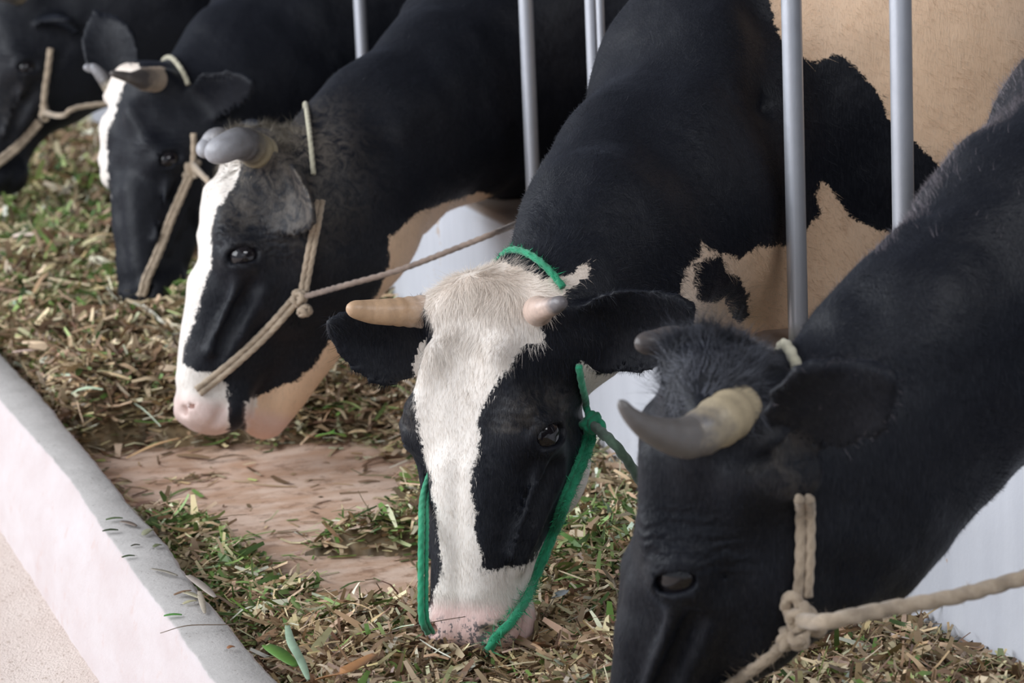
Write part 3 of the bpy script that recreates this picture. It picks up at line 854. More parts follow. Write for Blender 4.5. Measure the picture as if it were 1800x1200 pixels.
C3_HEAD = [(200, 240), (390, 260), (424, 284), (414, 323), (382, 367), (370, 410), (373, 459), (360, 502), (328, 600), (321, 634), (346, 651), (371, 654), (392, 668), (403, 690), (410, 735), (398, 760), (200, 860)]
C3_THROAT = [(432, 900), (432, 705), (470, 690), (520, 668), (555, 640), (578, 600), (602, 580), (660, 520), (684, 470), (682, 420), (735, 372), (850, 326), (930, 336), (1000, 420), (900, 900)]
C3_BLACKCHIN = [(400, 690), (430, 700), (432, 790), (400, 790)]
da_, db_ = un(590, 545, 5.17), un(466, 735, 5.17)
cow3 = build_cow(dict(scale=1, seed=3, h=.0065, poll=(402, 232, 5.10), muzzle=(292, 742, 5.08), turn=79, fx=1.0, fy=1.1, mat=M_COAT,
    label='black cow with narrow white blaze and dusty folded ear, seen from the side',
    ears=[dict(base=(.085, -.085, .055), tip=(540, 392, 4.93), cup=(-.95, .1, -.5), width=.062),
          dict(base=(-.085, -.085, .055), tip=(420, 215, 5.32), cup=(-.3, .2, -1), width=.045)],
    neck=[C_(580, 372, 160, 5.15, .70, None), C_(680, 255, 152, 5.28, .78, None), C_(800, 175, 160, 5.42, .80, None), C_(930, 100, 225, 5.60, .75, None)],
    coat=[(1, C3_HEAD, 5.1, face), (1, C3_THROAT, 5.1, None), (-1, C3_BLACKCHIN, 5.1, None)],
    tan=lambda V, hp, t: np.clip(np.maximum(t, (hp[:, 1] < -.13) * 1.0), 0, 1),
    dents=[((590, 190, 5.1), (650, 210, 5.12), .05, .016), ((700, 240, 5.2), (790, 160, 5.25), .05, -.016), ((720, 310, 5.2), (810, 270, 5.28), .04, -.014), ((650, 300, 5.1), (740, 230, 5.2), .04, .012)],
    extra=[lambda P, d, wor: smin(d, rcone(P, da_, db_, .055, .040), .05)],
    pink=.440, spots=0, pinkamt=.65, wr=1.0,
    dust=[((500, 250, 5.05), .10, .85), ((430, 240, 5.1), .08, .7), ((430, 370, 5.05), .05, .5), ((530, 320, 4.95), .10, .7), ((740, 50, 5.1), .05, .3)],
    horns=[dict(base=(.075, -.045, .030), path=[(425, 252, 4.98), (392, 262, 4.95), (362, 276, 4.96)], rad=([0, .5, .8, 1], [.031, .028, .024, .015]), mat=H_DUSTY, label='thick dusty grey horn'),
           dict(base=(-.075, -.045, .030), path=[(385, 246, 5.22), (366, 258, 5.22), (352, 270, 5.20)], rad=([0, .5, 1], [.028, .024, .014]), mat=H_DUSTY, label='far dusty grey horn')]))

cow1 = build_cow(dict(scale=1, seed=1, h=.0055, poll=(1172, 612, 3.10), muzzle=(1050, 1362, 3.30), turn=87, fx=1.0, fy=.97, lump=1.6, mat=M_COAT_DARK,
    label='nearest cow, all black with curved grey horn, at the right edge',
    ears=[dict(base=(.104, -.140, .072), tip=(1560, 668, 2.90), cup=(-.20, .05, -1), width=.072),
          dict(base=(-.088, -.095, .07), tip=(1290, 600, 3.40), cup=(-.3, .4, -1), width=.04)],
    neck=[C_(1465, 850, 235, 3.19, .58, None), C_(1660, 640, 232, 3.24, .66, None), C_(1850, 470, 260, 3.35, .78, None), C_(2080, 330, 340, 3.52, .75, None)],
    dents=[((1560, 560, 3.05), (1500, 900, 3.0), .06, .016), ((1700, 480, 3.1), (1640, 760, 3.05), .06, -.016), ((1780, 740, 3.15), (1810, 780, 3.15), .02, .015)],
    extra=[lambda P, d, wor: smin(d, rcone(P, wor((.070, -.115, .085)), wor((.104, -.140, .074)), .036, .024), .04)],
    dust=[((1368, 800, 3.0), .035, .30), ((1400, 860, 3.0), .03, .25)],  # ear rim: grey hair with rim light put into its colour, no dust
    coat=[], pink=9, wr=1.0,
    horns=[dict(path=[(1300, 715, 3.06), (1262, 742, 3.01), (1208, 769, 2.98), (1150, 757, 2.95), (1112, 733, 2.93), (1088, 703, 2.92)], rad=([0, .25, .5, .75, 1], [.026, .0265, .022, .014, .005]), mat=H_GREY, label='curved grey horn with a yellowish base'),
           dict(base=(-.075, -.045, .035), path=[(1190, 600, 3.22), (1150, 602, 3.22), (1116, 604, 3.21)], rad=([0, .5, 1], [.020, .017, .011]), mat=H_BLACK, label='short blunt black horn')]))

C4_HEAD = [(60, 112), (240, 112), (252, 124), (214, 152), (206, 187), (188, 243), (189, 299), (192, 340), (191, 390), (186, 400), (60, 420)]
cow4 = build_cow(dict(scale=1, seed=4, h=.008, poll=(207, 122, 6.2), muzzle=(222, 540, 6.12), turn=54, fx=1.0, mat=M_COAT,
    label='black cow with white blaze and ears held out, standing behind the dusty eared cow',
    ears=[dict(base=(.088, -.090, .085), tip=(440, 148, 6.05), cup=(.1, .2, -1), width=.056),
          dict(base=(-.088, -.090, .06), tip=(165, 12, 6.35), cup=(.1, .3, -1), width=.058)],
    neck=[C_(370, 240, 150, 6.3, .74, None), C_(460, 160, 165, 6.42, .78, None), C_(600, 60, 220, 6.6, .75, None)],
    coat=[(1, C4_HEAD, 6.2, face)], pink=9, wr=.4,
    horns=[dict(base=(.075, -.045, .032), path=[(238, 138, 6.05), (215, 133, 6.02), (193, 128, 6.0)], rad=([0, .45, .75, 1], [.027, .024, .012, .006]), mat=H_DARKT, label='short dark tipped horn with tan base'),
           dict(base=(-.075, -.045, .032), path=[(170, 124, 6.28), (158, 120, 6.28), (147, 117, 6.27)], rad=([0, .5, 1], [.022, .014, .007]), mat=H_DUSTY, label='far pale grey horn')]))

cow5 = build_cow(dict(scale=1, seed=5, h=.010, poll=(-10, -30, 7.35), muzzle=(-55, 330, 7.3), turn=58, mat=M_COAT_DARK,
    label='farthest cow, black, partly cut off at the left edge of the picture',
    ears=[dict(base=(.088, -.090, .085), tip=(120, 45, 7.2), cup=(.3, .5, -.8), width=.055)],
    neck=[(60, -60, 95, 215, 7.45, .8, None), (130, -120, 200, 170, 7.5, .8, None), (220, -200, 340, 150, 7.55, .78, None)],
    coat=[], pink=9, wr=.4, dust=[((10, 190, 7.2), .08, .35)],
    horns=[dict(base=(.075, -.045, .032), path=[(-20, -10, 7.2), (-45, -12, 7.18)], rad=([0, 1], [.024, .008]), mat=H_DUSTY)]))
COWS = [cow1, cow2, cow3, cow4, cow5]

# ------------------------------------------------------------------ hair
def fur(cow, name, count, length, width, wfn, seg=2, curl=.12, lift=.32, seed=0, mat=None, dirfn=None, colfn=None, droop=0, label=None, kind='stuff'):
    V, F, N = cow['V'], cow['F'], cow['N']
    vis = (((CAM - V) * N).sum(1) > -.25 * np.linalg.norm(CAM - V, axis=1)) * 1.0
    u, v, d = proj(V)
    vis *= (u > -80) * (u < 1900) * (v > -80) * (v < 1290)
    hp = cow['loc'](V); W = wfn(V, hp) * vis
    nk = unit(cow['neck'][-1][0] - cow['neck'][0][0])
    def flow(P, Nn):
        h = cow['loc'](P); k = np.clip((np.linalg.norm(h - V3(0, -.1, .25), axis=1) - .20) * 9, 0, 1)[:, None]
        fl = cow['a'] * (1 - k) + (nk * .8 + V3(0, 0, -.55)) * k
        fl = fl + np.stack([vnoise(P, 14, 51 + i) for i in range(3)], -1) * .45
        return fl
    vv, qq, cc = strands(V, F, N, W, dirfn or flow, length, width, seg, colfn or coat_cols(cow), count, curl, lift, seed, droop)
    o = mesh_obj(name, vv, qq, mat or MAT_STRAND, cow['root'], smooth=True, cols=cc)
    o['kind'] = kind
    if label: o['label'] = label
    return o
E_ = V3(.094, -.048, .203)
def no_eye(hp, r=.028):
    return (np.linalg.norm(np.stack([np.abs(hp[:, 0]), hp[:, 1], hp[:, 2]], -1) - E_, axis=1) > r) * 1.0
def w_head(V, hp): return no_eye(hp) * (hp[:, 2] < .44) + .02
near_head = lambda hp: np.clip(1.6 - np.linalg.norm(hp - V3(0, -.1, .25), axis=1) * 2.2, .28, 1)
fur(cow2, 'coat_hair', 120000, .0095, .0006, lambda V, hp: no_eye(hp) * (hp[:, 2] < .445) * near_head(hp), lift=.20, seed=1)
fur(cow1, 'coat_hair', 60000, .0095, .0006, lambda V, hp: no_eye(hp) * near_head(hp), lift=.20, seed=2)
fur(cow3, 'coat_hair', 45000, .0090, .0007, lambda V, hp: no_eye(hp) * (hp[:, 2] < .44) * near_head(hp), lift=.20, seed=3)
crown = lambda V, hp: np.exp(-((hp[:, 2] - .02) / .075) ** 2) * np.exp(-(hp[:, 0] / .075) ** 2) * (hp[:, 1] > -.085) * (hp[:, 2] < .16)
fur(cow2, 'forelock', 16000, .019, .0006, crown, seg=4, curl=.22, lift=.12, seed=4, label='cream curly hair between the horns')
def up_dir(cow, sgn=1):
    def f(P, Nn):
        h = cow['loc'](P); return cow['a'] * .55 - cow['n'] * .1 - cow['l'] * np.sign(h[:, :1]) * .2 + V3(0, 0, .35) * 1.0 + np.stack([vnoise(P, 45, 61 + i) for i in range(3)], -1) * 1.1
    return f
fur(cow1, 'forelock', 7000, .024, .0008, lambda V, hp: np.exp(-((hp[:, 2] - .0) / .03) ** 2) * (np.abs(hp[:, 0]) < .085) * (hp[:, 1] > -.10), seg=5, curl=.5, lift=.3, seed=5,
    dirfn=up_dir(cow1), colfn=lambda P, fi, bw, g: np.array((.05, .052, .062)) * g.uniform(.3, 2.6, (len(P), 1)), label='shaggy dark grey hair between the horns')
fur(cow3, 'forelock', 5000, .014, .0009, lambda V, hp: np.exp(-((hp[:, 2] - .0) / .05) ** 2) * (np.abs(hp[:, 0]) < .085) * (hp[:, 1] > -.10), seg=4, curl=.6, lift=.5, seed=6,
    dirfn=up_dir(cow3), colfn=lambda P, fi, bw, g: np.array((.22, .19, .15)) * g.uniform(.4, 1.4, (len(P), 1)), label='dusty matted hair between the horns')
# long hair fringing the ears of the middle cow
def w_ear(V, hp):
    return ((np.abs(hp[:, 0]) > .125) & (hp[:, 2] < .20)) * 1.0
fur(cow2, 'ear_hair', 9000, .022, .0005, w_ear, seg=3, curl=.2, lift=.25, seed=7, dirfn=lambda P, Nn: cow2['l'] * np.sign(cow2['loc'](P)[:, :1]) + V3(0, 0, -.5), label='long dark hair fringing the ears')
w_rim = lambda V, hp: w_ear(V, hp) * (.04 + 1.0 * (np.linalg.norm(cow1['N'] - (cow1['N'] @ -CF)[:, None] * -CF, axis=1) > .93))  # pale hair along the ear's outline, grey with rim light painted in
fur(cow1, 'ear_hair', 7000, .014, .0006, w_rim, seg=3, curl=.2, lift=.25, seed=8, dirfn=lambda P, Nn: cow1['l'] * np.sign(cow1['loc'](P)[:, :1]) + V3(0, 0, .2), colfn=lambda P, fi, bw, g: np.array((.060, .052, .058)) * g.uniform(.8, 3, (len(P), 1)))

# ------------------------------------------------------------------ halters
R_GREEN = rope_material('green nylon cord', (.012, .22, .10), (.03, .42, .22))
R_SISAL = rope_material('sisal cord', (.34, .25, .17), (.58, .47, .35))
R_PALE = rope_material('pale flat cord', (.42, .38, .26), (.62, .58, .44))
def camv(dx, dy, dz): return CR * dx - CU * dy + CF * dz
def add_rope(name, parts, mat, root, label=None):
    vv, ff = merge(parts) if isinstance(parts, list) else (parts[0], parts[1])
    o = mesh_obj(name, vv, ff, mat, root)
    if label: o['label'] = label
    return o
def halter(label, loc):
    r = empty('rope_halter', loc); tag(r, label, 'halter', 'rope halters'); return r

def headband(cow, c, top, bot, near, lift, mat, r, root, name='headband', a0=0, a1=360):
    u1 = unit(un(*top) - un(*bot)); nr = camv(*near); u2 = unit(nr - u1 * (nr @ u1))
    P = ring_on(cow['bvh'], un(*c), u1, u2, lift, a0=a0, a1=a1)
    return add_rope(name, rope_mesh(P, r), mat, root), P

# middle cow: green
h2 = halter('green rope halter on the white faced cow with tan horns', un(1045, 755, 3.95))
b2 = cow2['bvh']
_, PB = headband(cow2, (965, 600, 4.0), (905, 466, 4.0), (1040, 740, 4.0), (.62, .25, -1), .005, R_GREEN, .0046, h2, a0=-95, a1=64)
ck = on_surface(b2, [(1016, 640), (1024, 690), (1036, 735)], .006)
add_rope('cheek_strap', rope_mesh(ck, .0046), R_GREEN, h2)
nb = on_surface(b2, [(1040, 752), (1018, 810), (988, 880), (962, 960), (935, 1020), (902, 1080), (858, 1135)], .008)
side2 = unit(np.cross(nb[-1] - nb[0], CF))
add_rope('nose_rope', [rope_mesh(nb + side2 * .002, .0060), rope_mesh(nb[:len(nb) * 2 // 3] - side2 * .006, .0040)], R_GREEN, h2, 'frayed doubled green cord down the cheek')
kp = ck[-1] * .5 + nb[0] * .5
add_rope('knot', knot_mesh(kp, .006, .018, 2), R_GREEN, h2)
nbl = [un(768, 800, 4.03), un(744, 870, 3.95), un(741, 930, 3.90), un(740, 1010, 3.87), un(741, 1085, 3.86), un(752, 1112, 3.88)]
nbl = spline(nbl); add_rope('far_nose_rope', [rope_mesh(nbl, .0042), rope_mesh(nbl + CR * .007 + CF * .004, .0028)], R_GREEN, h2)
ld = spline([kp, un(1075, 775, 3.93), un(1110, 820, 3.95), un(1150, 885, 4.0), un(1215, 960, 4.1), un(1290, 1000, 4.10), V3(1.60, 3.50, .20), V3(1.665, 3.47, .40)])
add_rope('lead_rope', rope_mesh(ld, .0065), rope_material('dark green cord', (.03, .06, .04), (.10, .17, .11)), h2, 'darker green cord leading back to the manger wall')
fz = [fuzz(nb, .012, 2600, .010, (.03, .36, .17), 3), fuzz(PB, .006, 1200, .007, (.03, .36, .17), 4)]
vv = np.vstack([f[0] for f in fz]); ff = np.vstack([fz[0][1], fz[1][1] + len(fz[0][0])])
mesh_obj('frayed_fibre', vv, ff, MAT_STRAND, h2, cols=np.vstack([f[2] for f in fz]))['kind'] = 'stuff'

# dusty eared cow: sisal
h3 = halter('tan rope halter on the dusty eared cow with the narrow blaze', un(530, 525, 4.95))
b3 = cow3['bvh']
headband(cow3, (550, 350, 5.15), (524, 214, 5.1), (545, 520, 5.1), (.10, .1, -1), .004, R_PALE, .0042, h3, a0=-95, a1=75)
ck = on_surface(b3, [(562, 352), (548, 430), (533, 510)], .006, guess=4.98)
add_rope('cheek_strap', doubled(ck, .0048, .0042, CR), R_SISAL, h3)
nb = on_surface(b3, [(522, 522), (470, 580), (410, 635), (348, 690)], .007)
add_rope('nose_rope', doubled(nb, .0050, .0050, camv(.6, .7, 0)), R_SISAL, h3)
kp = on_surface(b3, [(528, 520), (530, 528)], .009)[3]
add_rope('knot', merge([knot_mesh(kp, .005, .017, 5), knot_mesh(kp + camv(.004, .026, -.004), .005, .014, 6)]), R_SISAL, h3)
ld = spline([kp, un(600, 503, 4.93), un(700, 475, 4.88), un(800, 437, 4.82), un(885, 403, 4.81), V3(1.662, 4.90, .388)])
add_rope('lead_rope', rope_mesh(ld, .0046), rope_material('brown cord', (.16, .11, .09), (.36, .27, .21)), h3, 'brown cord stretched back to the stall bar')

# nearest cow: sisal
h1 = halter('frayed tan rope halter with large knot on the nearest black cow', un(1400, 1080, 3.0))
b1 = cow1['bvh']
headband(cow1, (1405, 800, 3.15), (1360, 610, 3.12), (1415, 1040, 3.1), (.12, .05, -1), .004, R_PALE, .0058, h1, a0=-95, a1=40)
ck = on_surface(b1, [(1412, 872), (1413, 960), (1408, 1045)], .007)
add_rope('cheek_strap', doubled(ck, .0052, .0050, CR), R_SISAL, h1)
kp = on_surface(b1, [(1403, 1065), (1398, 1095)], .012)
add_rope('knot', merge([knot_mesh(kp[4], .0062, .020, 8), knot_mesh(kp[20] + camv(-.006, .014, 0), .006, .018, 9), knot_mesh(kp[10], .006, .019, 12)]), R_SISAL, h1)
nb = on_surface(b1, [(1390, 1112), (1350, 1150), (1300, 1185), (1240, 1235), (1170, 1330)], .008)
add_rope('nose_rope', rope_mesh(nb, .0062), R_SISAL, h1)
ld = spline([kp[14], un(1450, 1092, 2.97), un(1550, 1072, 2.99), un(1680, 1048, 3.02), un(1800, 1015, 3.06), un(1900, 985, 3.06), V3(1.62, 2.60, .40), V3(1.68, 2.58, .38)])
add_rope('lead_rope', rope_mesh(ld, .0078), R_SISAL, h1, 'thick tan rope stretched to the right')
fz = [fuzz(ld, .008, 900, .007, (.42, .33, .24), 5), fuzz(np.vstack([kp, nb]), .010, 900, .008, (.42, .33, .24), 6)]
vv = np.vstack([f[0] for f in fz]); ff = np.vstack([fz[0][1], fz[1][1] + len(fz[0][0])])
mesh_obj('frayed_fibre', vv, ff, MAT_STRAND, h1, cols=np.vstack([f[2] for f in fz]))['kind'] = 'stuff'

# cow with the spread ears
h4 = halter('pale tan rope halter on the cow holding its ears out', un(338, 300, 6.0))
b4 = cow4['bvh']
headband(cow4, (320, 200, 6.25), (285, 95, 6.25), (345, 300, 6.2), (.45, .2, -1), .004, R_PALE, .0052, h4, a0=-95, a1=75)
ck = on_surface(b4, [(340, 235), (340, 262), (338, 288)], .006)
add_rope('cheek_strap', rope_mesh(ck, .0062), R_SISAL, h4)
nb = on_surface(b4, [(334, 305), (312, 360), (286, 420), (262, 480), (248, 520)], .008)
add_rope('nose_rope', doubled(nb, .0056, .0045, CR), R_SISAL, h4)
add_rope('knot', knot_mesh(ck[-1] * .5 + nb[0] * .5, .0062, .020, 15), R_SISAL, h4)
ld = spline([ck[-1], un(360, 312, 6.0), un(390, 335, 6.0), un(460, 330, 6.05), V3(1.66, 6.06, .40)])
add_rope('lead_rope', rope_mesh(ld, .006), R_SISAL, h4)

# farthest cow
h5 = halter('tan rope halter on the farthest cow at the left edge', un(72, 205, 7.2))
b5 = cow5['bvh']
ck = on_surface(b5, [(88, 85), (80, 140), (74, 195)], .008)
add_rope('cheek_strap', rope_mesh(ck, .0075), R_SISAL, h5)
nb = on_surface(b5, [(68, 212), (30, 255), (-10, 292)], .008)
add_rope('nose_rope', doubled(nb, .0062, .0055, camv(.5, .6, 0)), R_SISAL, h5)
add_rope('knot', knot_mesh(ck[-1], .0065, .018, 16), R_SISAL, h5)
ld = spline([ck[-1], un(110, 203, 7.15), un(160, 185, 7.15), V3(1.66, 7.05, .385)])
add_rope('lead_rope', rope_mesh(ld, .0062), R_SISAL, h5)

# ------------------------------------------------------------------ stall bars
def bar(u, r, label, x=1.685, dy=0):
    p = onx(u, 100, x); y = p[1] + dy
    P = [V3(x, y, z) for z in np.linspace(WT - .01, 2.05, 40)]
    vv, ff, _ = tube(P, r, 24)
    o = mesh_obj('stall_bar', vv, ff, M_PIPE); tag(o, label, 'bar', 'vertical steel bars between the cows'); return o
bar(1393, .0145, 'long steel bar crossing the black shoulder of the middle cow')
bar(1584, .0145, 'steel bar against the white flank, nearest the right edge')
bar(928, .0130, 'steel bar crossing the neck of the narrow blazed cow')
bar(1043, .0115, 'thicker of the two close steel bars right above the green halter cow neck line')
bar(1058, .0070, 'thin bright bar touching the right side of a thicker bar', dy=0)
bar(637, .0130, 'steel bar left of the dusty eared cow neck, farthest away')
P = [V3(1.685, y, 2.05) for y in np.linspace(1.2, 12, 60)]
vv, ff, _ = tube(P, .022, 20); o = mesh_obj('top_rail', vv, ff, M_PIPE); tag(o, 'horizontal steel pipe joining the tops of the stall bars', 'rail')

# ------------------------------------------------------------------ fodder
BARE = np.array([onz(u, v, .0)[:2] for u, v in [(195, 812), (260, 800), (420, 795), (600, 795), (720, 835), (700, 875), (675, 905), (690, 945), (600, 955), (520, 975), (440, 985), (390, 950), (300, 915), (235, 860)]])
BARE2 = np.array([onz(u, v, .0)[:2] for u, v in [(480, 985), (620, 985), (790, 990), (790, 1115), (640, 1108), (520, 1060)]])
def fod_h(X, Y):
    sh = X.shape; q = np.stack([X.ravel(), Y.ravel()], -1)
    sd = np.maximum(poly_sd(q, BARE), poly_sd(q, BARE2)) + .02 * vnoise(np.c_[q, q[:, 0] * 0], 14, 40)
    out = np.clip(-sd / np.where(q[:, 1] > 4.55, .20, .06), 0, 1); out = out * out * (3 - 2 * out)
    H = np.interp(q[:, 1], [2.6, 3.3, 3.7, 4.1, 4.6, 4.8, 5.1, 5.6, 7, 9], [.115, .085, .050, .045, .045, .055, .09, .105, .10, .09])
    P = np.c_[q, q[:, 0] * 0]
    H = H * (1 + .32 * vnoise(P, 6, 41)) + .012 * vnoise(P, 17, 42)
    # heaps
    for (u, v, rx, ry, am) in ((1080, 960, .16, .25, .05), (450, 1000, .08, .18, .01), (190, 700, .10, .22, .025), (640, 1130, .2, .2, .012), (845, 1165, .13, .15, -.055)):
        c = onz(u, v, .08); H = H + am * np.exp(-((q[:, 0] - c[0]) / rx) ** 2 - ((q[:, 1] - c[1]) / ry) ** 2)
    # slope down at the curb, lower in the middle of the trough
    edge = np.clip((q[:, 0] - .845) / .07, 0, 1)
    near = np.clip((3.55 - q[:, 1]) / .2, 0, 1)
    H = H * (edge * (1 - near) + near * (.75 + .25 * edge)) * .9
    return (np.maximum(H, 0) * out).reshape(sh), out.reshape(sh), sd.reshape(sh)
def fodder():
    g = np.random.default_rng(5)
    xs = np.linspace(.835, 1.65, 110); ys = np.linspace(1.6, 10.5, 700)
    X, Y = np.meshgrid(xs, ys, indexing='ij'); H, out, _ = fod_h(X, Y)
    Z = np.where(out > .25, H - .006, -.02)
    Vb = np.stack([X, Y, Z], -1).reshape(-1, 3); i = np.arange(Vb.shape[0]).reshape(110, 700)
    Fb = np.stack([i[:-1, :-1], i[1:, :-1], i[1:, 1:], i[:-1, 1:]], -1).reshape(-1, 4)
    cb = np.array((.20, .145, .08)) * (1 + .7 * vnoise(Vb, 60, 43))[:, None]
    PAL = np.array([(.17, .105, .06), (.28, .185, .105), (.42, .30, .18), (.54, .43, .27), (.66, .54, .34), (.78, .70, .52), (.07, .13, .03), (.13, .22, .05), (.24, .33, .10), (.40, .46, .20), (.50, .54, .42)])
    DRY = np.array([.17, .22, .20, .17, .12, .05, .02, .02, .015, .01, .005])
    GRN = np.array([.05, .07, .10, .14, .13, .04, .10, .15, .13, .07, .02])
    allV, allF, allC, o = [Vb], [Fb], [cb], len(Vb)
    def pieces(n, Lr, Wr, seg, zup, tilt, bend, curlf, dens=1.0, ymax=9.0):
        nonlocal o
        y = 2.2 / (1 - g.random(n) * (1 - 2.2 / ymax)); x = g.uniform(.838, 1.645, n)
        H, out, sd = fod_h(x, y)
        keep = (g.random(n) < np.clip(out * 1.6 + .012 + .10 * (vnoise(np.c_[x, y, x * 0], 10, 44) > .35), 0, 1))
        x, y, H, out = x[keep], y[keep], H[keep], out[keep]; n = len(x)
        P0 = np.c_[x, y, x * 0]
        zz = H + g.uniform(-.004, 1, n) * zup * np.clip(out + .15, 0, 1) + .0015
        az = g.uniform(0, 2 * np.pi, n); el = g.normal(0, tilt, n) * np.clip(out + .1, 0, 1)
        D = np.stack([np.cos(az) * np.cos(el), np.sin(az) * np.cos(el), np.sin(el)], -1)
        rl = g.normal(0, .7, n) * np.clip(out + .15, 0, 1)
        S0 = np.stack([-np.sin(az), np.cos(az), az * 0], -1); U0 = np.cross(D, S0)
        S = S0 * np.cos(rl)[:, None] + U0 * np.sin(rl)[:, None]; U = np.cross(D, S)
        far = 1 + .22 * np.clip(y - 4.2, 0, 4); L = g.uniform(*Lr, n) * g.uniform(.5, 1.2, n) * far; W_ = g.uniform(*Wr, n) * far
        bd = g.normal(0, bend, n)
        rows = []
        C = np.c_[x, y, zz]
        for k in range(seg + 1):
            t = k / seg - .5
            c = C + D * (L * t)[:, None] + U * (bd * L * (t * t * 4 - .5) * .5)[:, None]
            wk = W_ * (1 - curlf * abs(t) * 1.2)
            rows.append(np.stack([c - S * wk[:, None] / 2, c + S * wk[:, None] / 2], 1))
        Vp = np.stack(rows, 1).reshape(-1, 3); m = (seg + 1) * 2
        Vp[:, 0] = np.maximum(Vp[:, 0], .838 - .0 * Vp[:, 0])
        Vp[:, 2] = np.maximum(Vp[:, 2], .0015)
        b = (np.arange(n) * m)[:, None] + o
        Fp = np.concatenate([b + np.array([2*k, 2*k+1, 2*k+3, 2*k+2]) for k in range(seg)], 0)
        gn = np.clip(vnoise(P0, 3.5, 45) * .7 + vnoise(P0, 11, 46) * .35 + .15, 0, 1)
        for (u, v, rx, ry, am) in ((1080, 950, .22, .35, .9), (380, 960, .16, .40, .9), (700, 900, .2, .25, .7), (60, 400, .4, .8, .8), (640, 1150, .35, .25, -.6), (1000, 1180, .3, .2, -.3), (200, 720, .3, .5, -.7), (560, 560, .3, .4, .1)):
            c = onz(u, v, .06); gn = gn + am * np.exp(-((x - c[0]) / rx) ** 2 - ((y - c[1]) / ry) ** 2)
        isg = g.random(n) < np.clip(gn, .04, .92)
        idx = np.where(isg, g.choice(len(PAL), n, p=GRN / GRN.sum()), g.choice(len(PAL), n, p=DRY / DRY.sum()))
        c = PAL[idx] * g.uniform(.75, 1.6, (n, 1)) * (1 + g.normal(0, .06, (n, 3)))
        allV.append(Vp); allF.append(Fp); allC.append(np.repeat(np.clip(c, 0, 1), m, 0)); o += len(Vp)
    pieces(100000, (.014, .045), (.002, .007), 1, .014, .30, 0, 0)
    pieces(48000, (.025, .065), (.002, .0075), 3, .026, .42, .25, .4)
    pieces(12000, (.035, .085), (.005, .014), 4, .026, .40, .30, .8)
    pieces(5000, (.06, .12), (.0012, .0028), 5, .028, .30, .25, .4)
    o_ = mesh_obj('chopped_fodder', np.vstack(allV), np.vstack(allF), tone_material('chopped grass and straw', .55), smooth=False, cols=np.vstack(allC))
    tag(o_, 'chopped green grass and dry brown stalks heaped along the trough', 'fodder', kind='stuff')
fodder()

# separate leaves and stalks one can count
def leaf(name, P, width, color, label, cat, group=None, fold=.25, thick=.0009):
    P = spline(P, 8) if len(P) > 2 else np.array([np.asarray(P[0]) * (1 - t) + np.asarray(P[1]) * t for t in np.linspace(0, 1, 9)])
    n = len(P); T = np.gradient(P, axis=0); T /= np.linalg.norm(T, axis=1, keepdims=True)
    S = np.cross(T, V3(0, 0, 1)); S /= np.linalg.norm(S, axis=1, keepdims=True) + 1e-9; U = np.cross(S, T)
    t = np.linspace(0, 1, n); w_ = width * np.clip(np.sin(np.pi * (t * .86 + .09)) ** .5, .15, 1)
    rows = [P - S * w_[:, None] / 2 + U * (fold * w_)[:, None] / 2, P, P + S * w_[:, None] / 2 + U * (fold * w_)[:, None] / 2]
    V = np.stack(rows, 1).reshape(-1, 3); i = np.arange(n * 3).reshape(n, 3)
    F = np.concatenate([np.stack([i[:-1, k], i[:-1, k + 1], i[1:, k + 1], i[1:, k]], -1) for k in (0, 1)])
    c = np.tile(np.asarray(color, float), (len(V), 1)) * (1 + .15 * vnoise(V, 400, 3))[:, None]
    o = mesh_obj(name, V, F, M_LEAF, smooth=True, cols=c)
    m = o.modifiers.new('thickness', 'SOLIDIFY'); m.thickness = thick; m.offset = 1
    tag(o, label, cat, group); return o
M_LEAF = tone_material('leaf scraps', .5)
SCR = 'plant scraps on the curb'
zc_ = .1045
def on_curb(u, v): return onz(u, v, zc_)
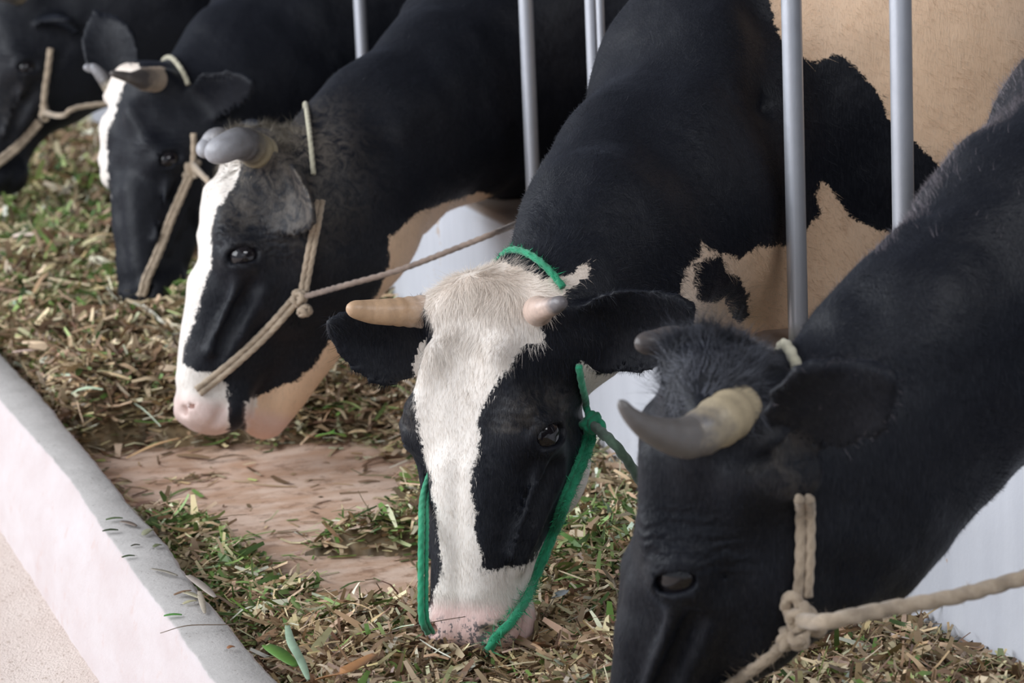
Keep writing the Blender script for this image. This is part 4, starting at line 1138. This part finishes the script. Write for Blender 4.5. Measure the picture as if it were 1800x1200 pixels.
for (u0, v0, u1, v1, w_, col, lb) in [
        (180, 934, 208, 932, .005, (.05, .07, .035), 'short dark green stem piece lying across the curb edge'),
        (186, 914, 216, 911, .005, (.10, .15, .06), 'pale green leaf piece uppermost on the bare curb top'),
        (212, 917, 240, 925, .006, (.22, .17, .14), 'curled brown scrap right of the uppermost green piece'),
        (252, 941, 268, 930, .008, (.30, .30, .20), 'small folded straw scrap at the inner curb edge'),
        (214, 980, 237, 977, .004, (.06, .09, .04), 'thin dark green piece in the middle of the curb'),
        (270, 962, 284, 958, .006, (.14, .16, .08), 'tiny olive scrap beside the inner curb edge'),
        (288, 1083, 320, 1081, .0045, (.10, .30, .06), 'bright green stem piece on the near curb top'),
        (266, 1000, 312, 1012, .004, (.30, .27, .22), 'pale twig end sticking over the curb'),
        (330, 1012, 378, 1050, .008, (.42, .36, .32), 'folded dry grey leaf hanging over the inner curb edge'),
        (318, 1040, 352, 1052, .006, (.44, .40, .28), 'straw piece under the folded dry leaf'),
        (322, 1062, 345, 1056, .005, (.50, .46, .30), 'pale straw piece lower on the curb heap'),
        (350, 1040, 360, 1078, .0055, (.46, .40, .32), 'upright dry leaf end at the curb heap'),
        (306, 1046, 336, 1038, .004, (.26, .16, .10), 'brown twig piece left of the curb heap'),
        (400, 1140, 412, 1137, .005, (.30, .13, .06), 'small rust brown scrap at the near end of the curb'),
        (230, 960, 246, 958, .003, (.05, .05, .03), 'dark speck of stem between the green curb pieces')]:
    a, b = on_curb(u0, v0), on_curb(u1, v1)
    leaf('plant_scrap', [a, (a + b) / 2 + V3(0, 0, .001), b], w_ * 1.6, col, lb, 'scrap', SCR)
a, b = onz(72, 1120, -.098), onz(108, 1110, -.098)
leaf('plant_scrap', [a, (a + b) / 2 + V3(0, 0, .004), b], .013, (.20, .22, .10), 'olive leaf scrap lying on the sandy floor left of the curb', 'scrap')
leaf('dry_stalk', [onz(282, 1113, .104), onz(330, 1100, .115), onz(400, 1098, .112), onz(440, 1092, .108)], .0022, (.18, .13, .09), 'thin dark stalk lying across the near curb top', 'stalk')
leaf('dry_stalk', [onz(222, 806, .03), onz(270, 784, .045), onz(318, 770, .05)], .011, (.60, .38, .20), 'thick orange tan stalk at the edge of the bare trough floor', 'stalk')
leaf('grass_blade', [onz(505, 1100, .10), onz(512, 1130, .125), onz(530, 1165, .11), onz(542, 1195, .095)], .012, (.36, .50, .36), 'long pale green blade standing out of the fodder near the bottom', 'leaf')
leaf('grass_blade', [onz(468, 1135, .10), onz(490, 1150, .105), onz(520, 1172, .10)], .022, (.12, .26, .05), 'wide bright green leaf beside the long pale blade', 'leaf')
leaf('dry_leaf', [onz(560, 1195, .10), onz(610, 1180, .12), onz(660, 1150, .10)], .022, (.42, .20, .08), 'rust brown curled leaf in the fodder at the bottom', 'leaf')
leaf('grass_blade', [onz(972, 1052, .10), onz(984, 1046, .105), onz(996, 1038, .10)], .016, (.62, .68, .72), 'small pale silvery leaf piece right of the green halter muzzle', 'leaf')
leaf('dry_stalk', [un(640, 1128, 3.95), un(700, 1108, 3.90), un(760, 1094, 3.87), un(818, 1084, 3.86)], .0022, (.14, .09, .06), 'thin dark stem crossing the white cow nose', 'stalk')
leaf('grass_blade', [onz(560, 768, .09), onz(585, 762, .10), onz(605, 768, .09)], .03, (.16, .38, .06), 'bright green leaf in the fodder behind the dusty eared cow chin', 'leaf')
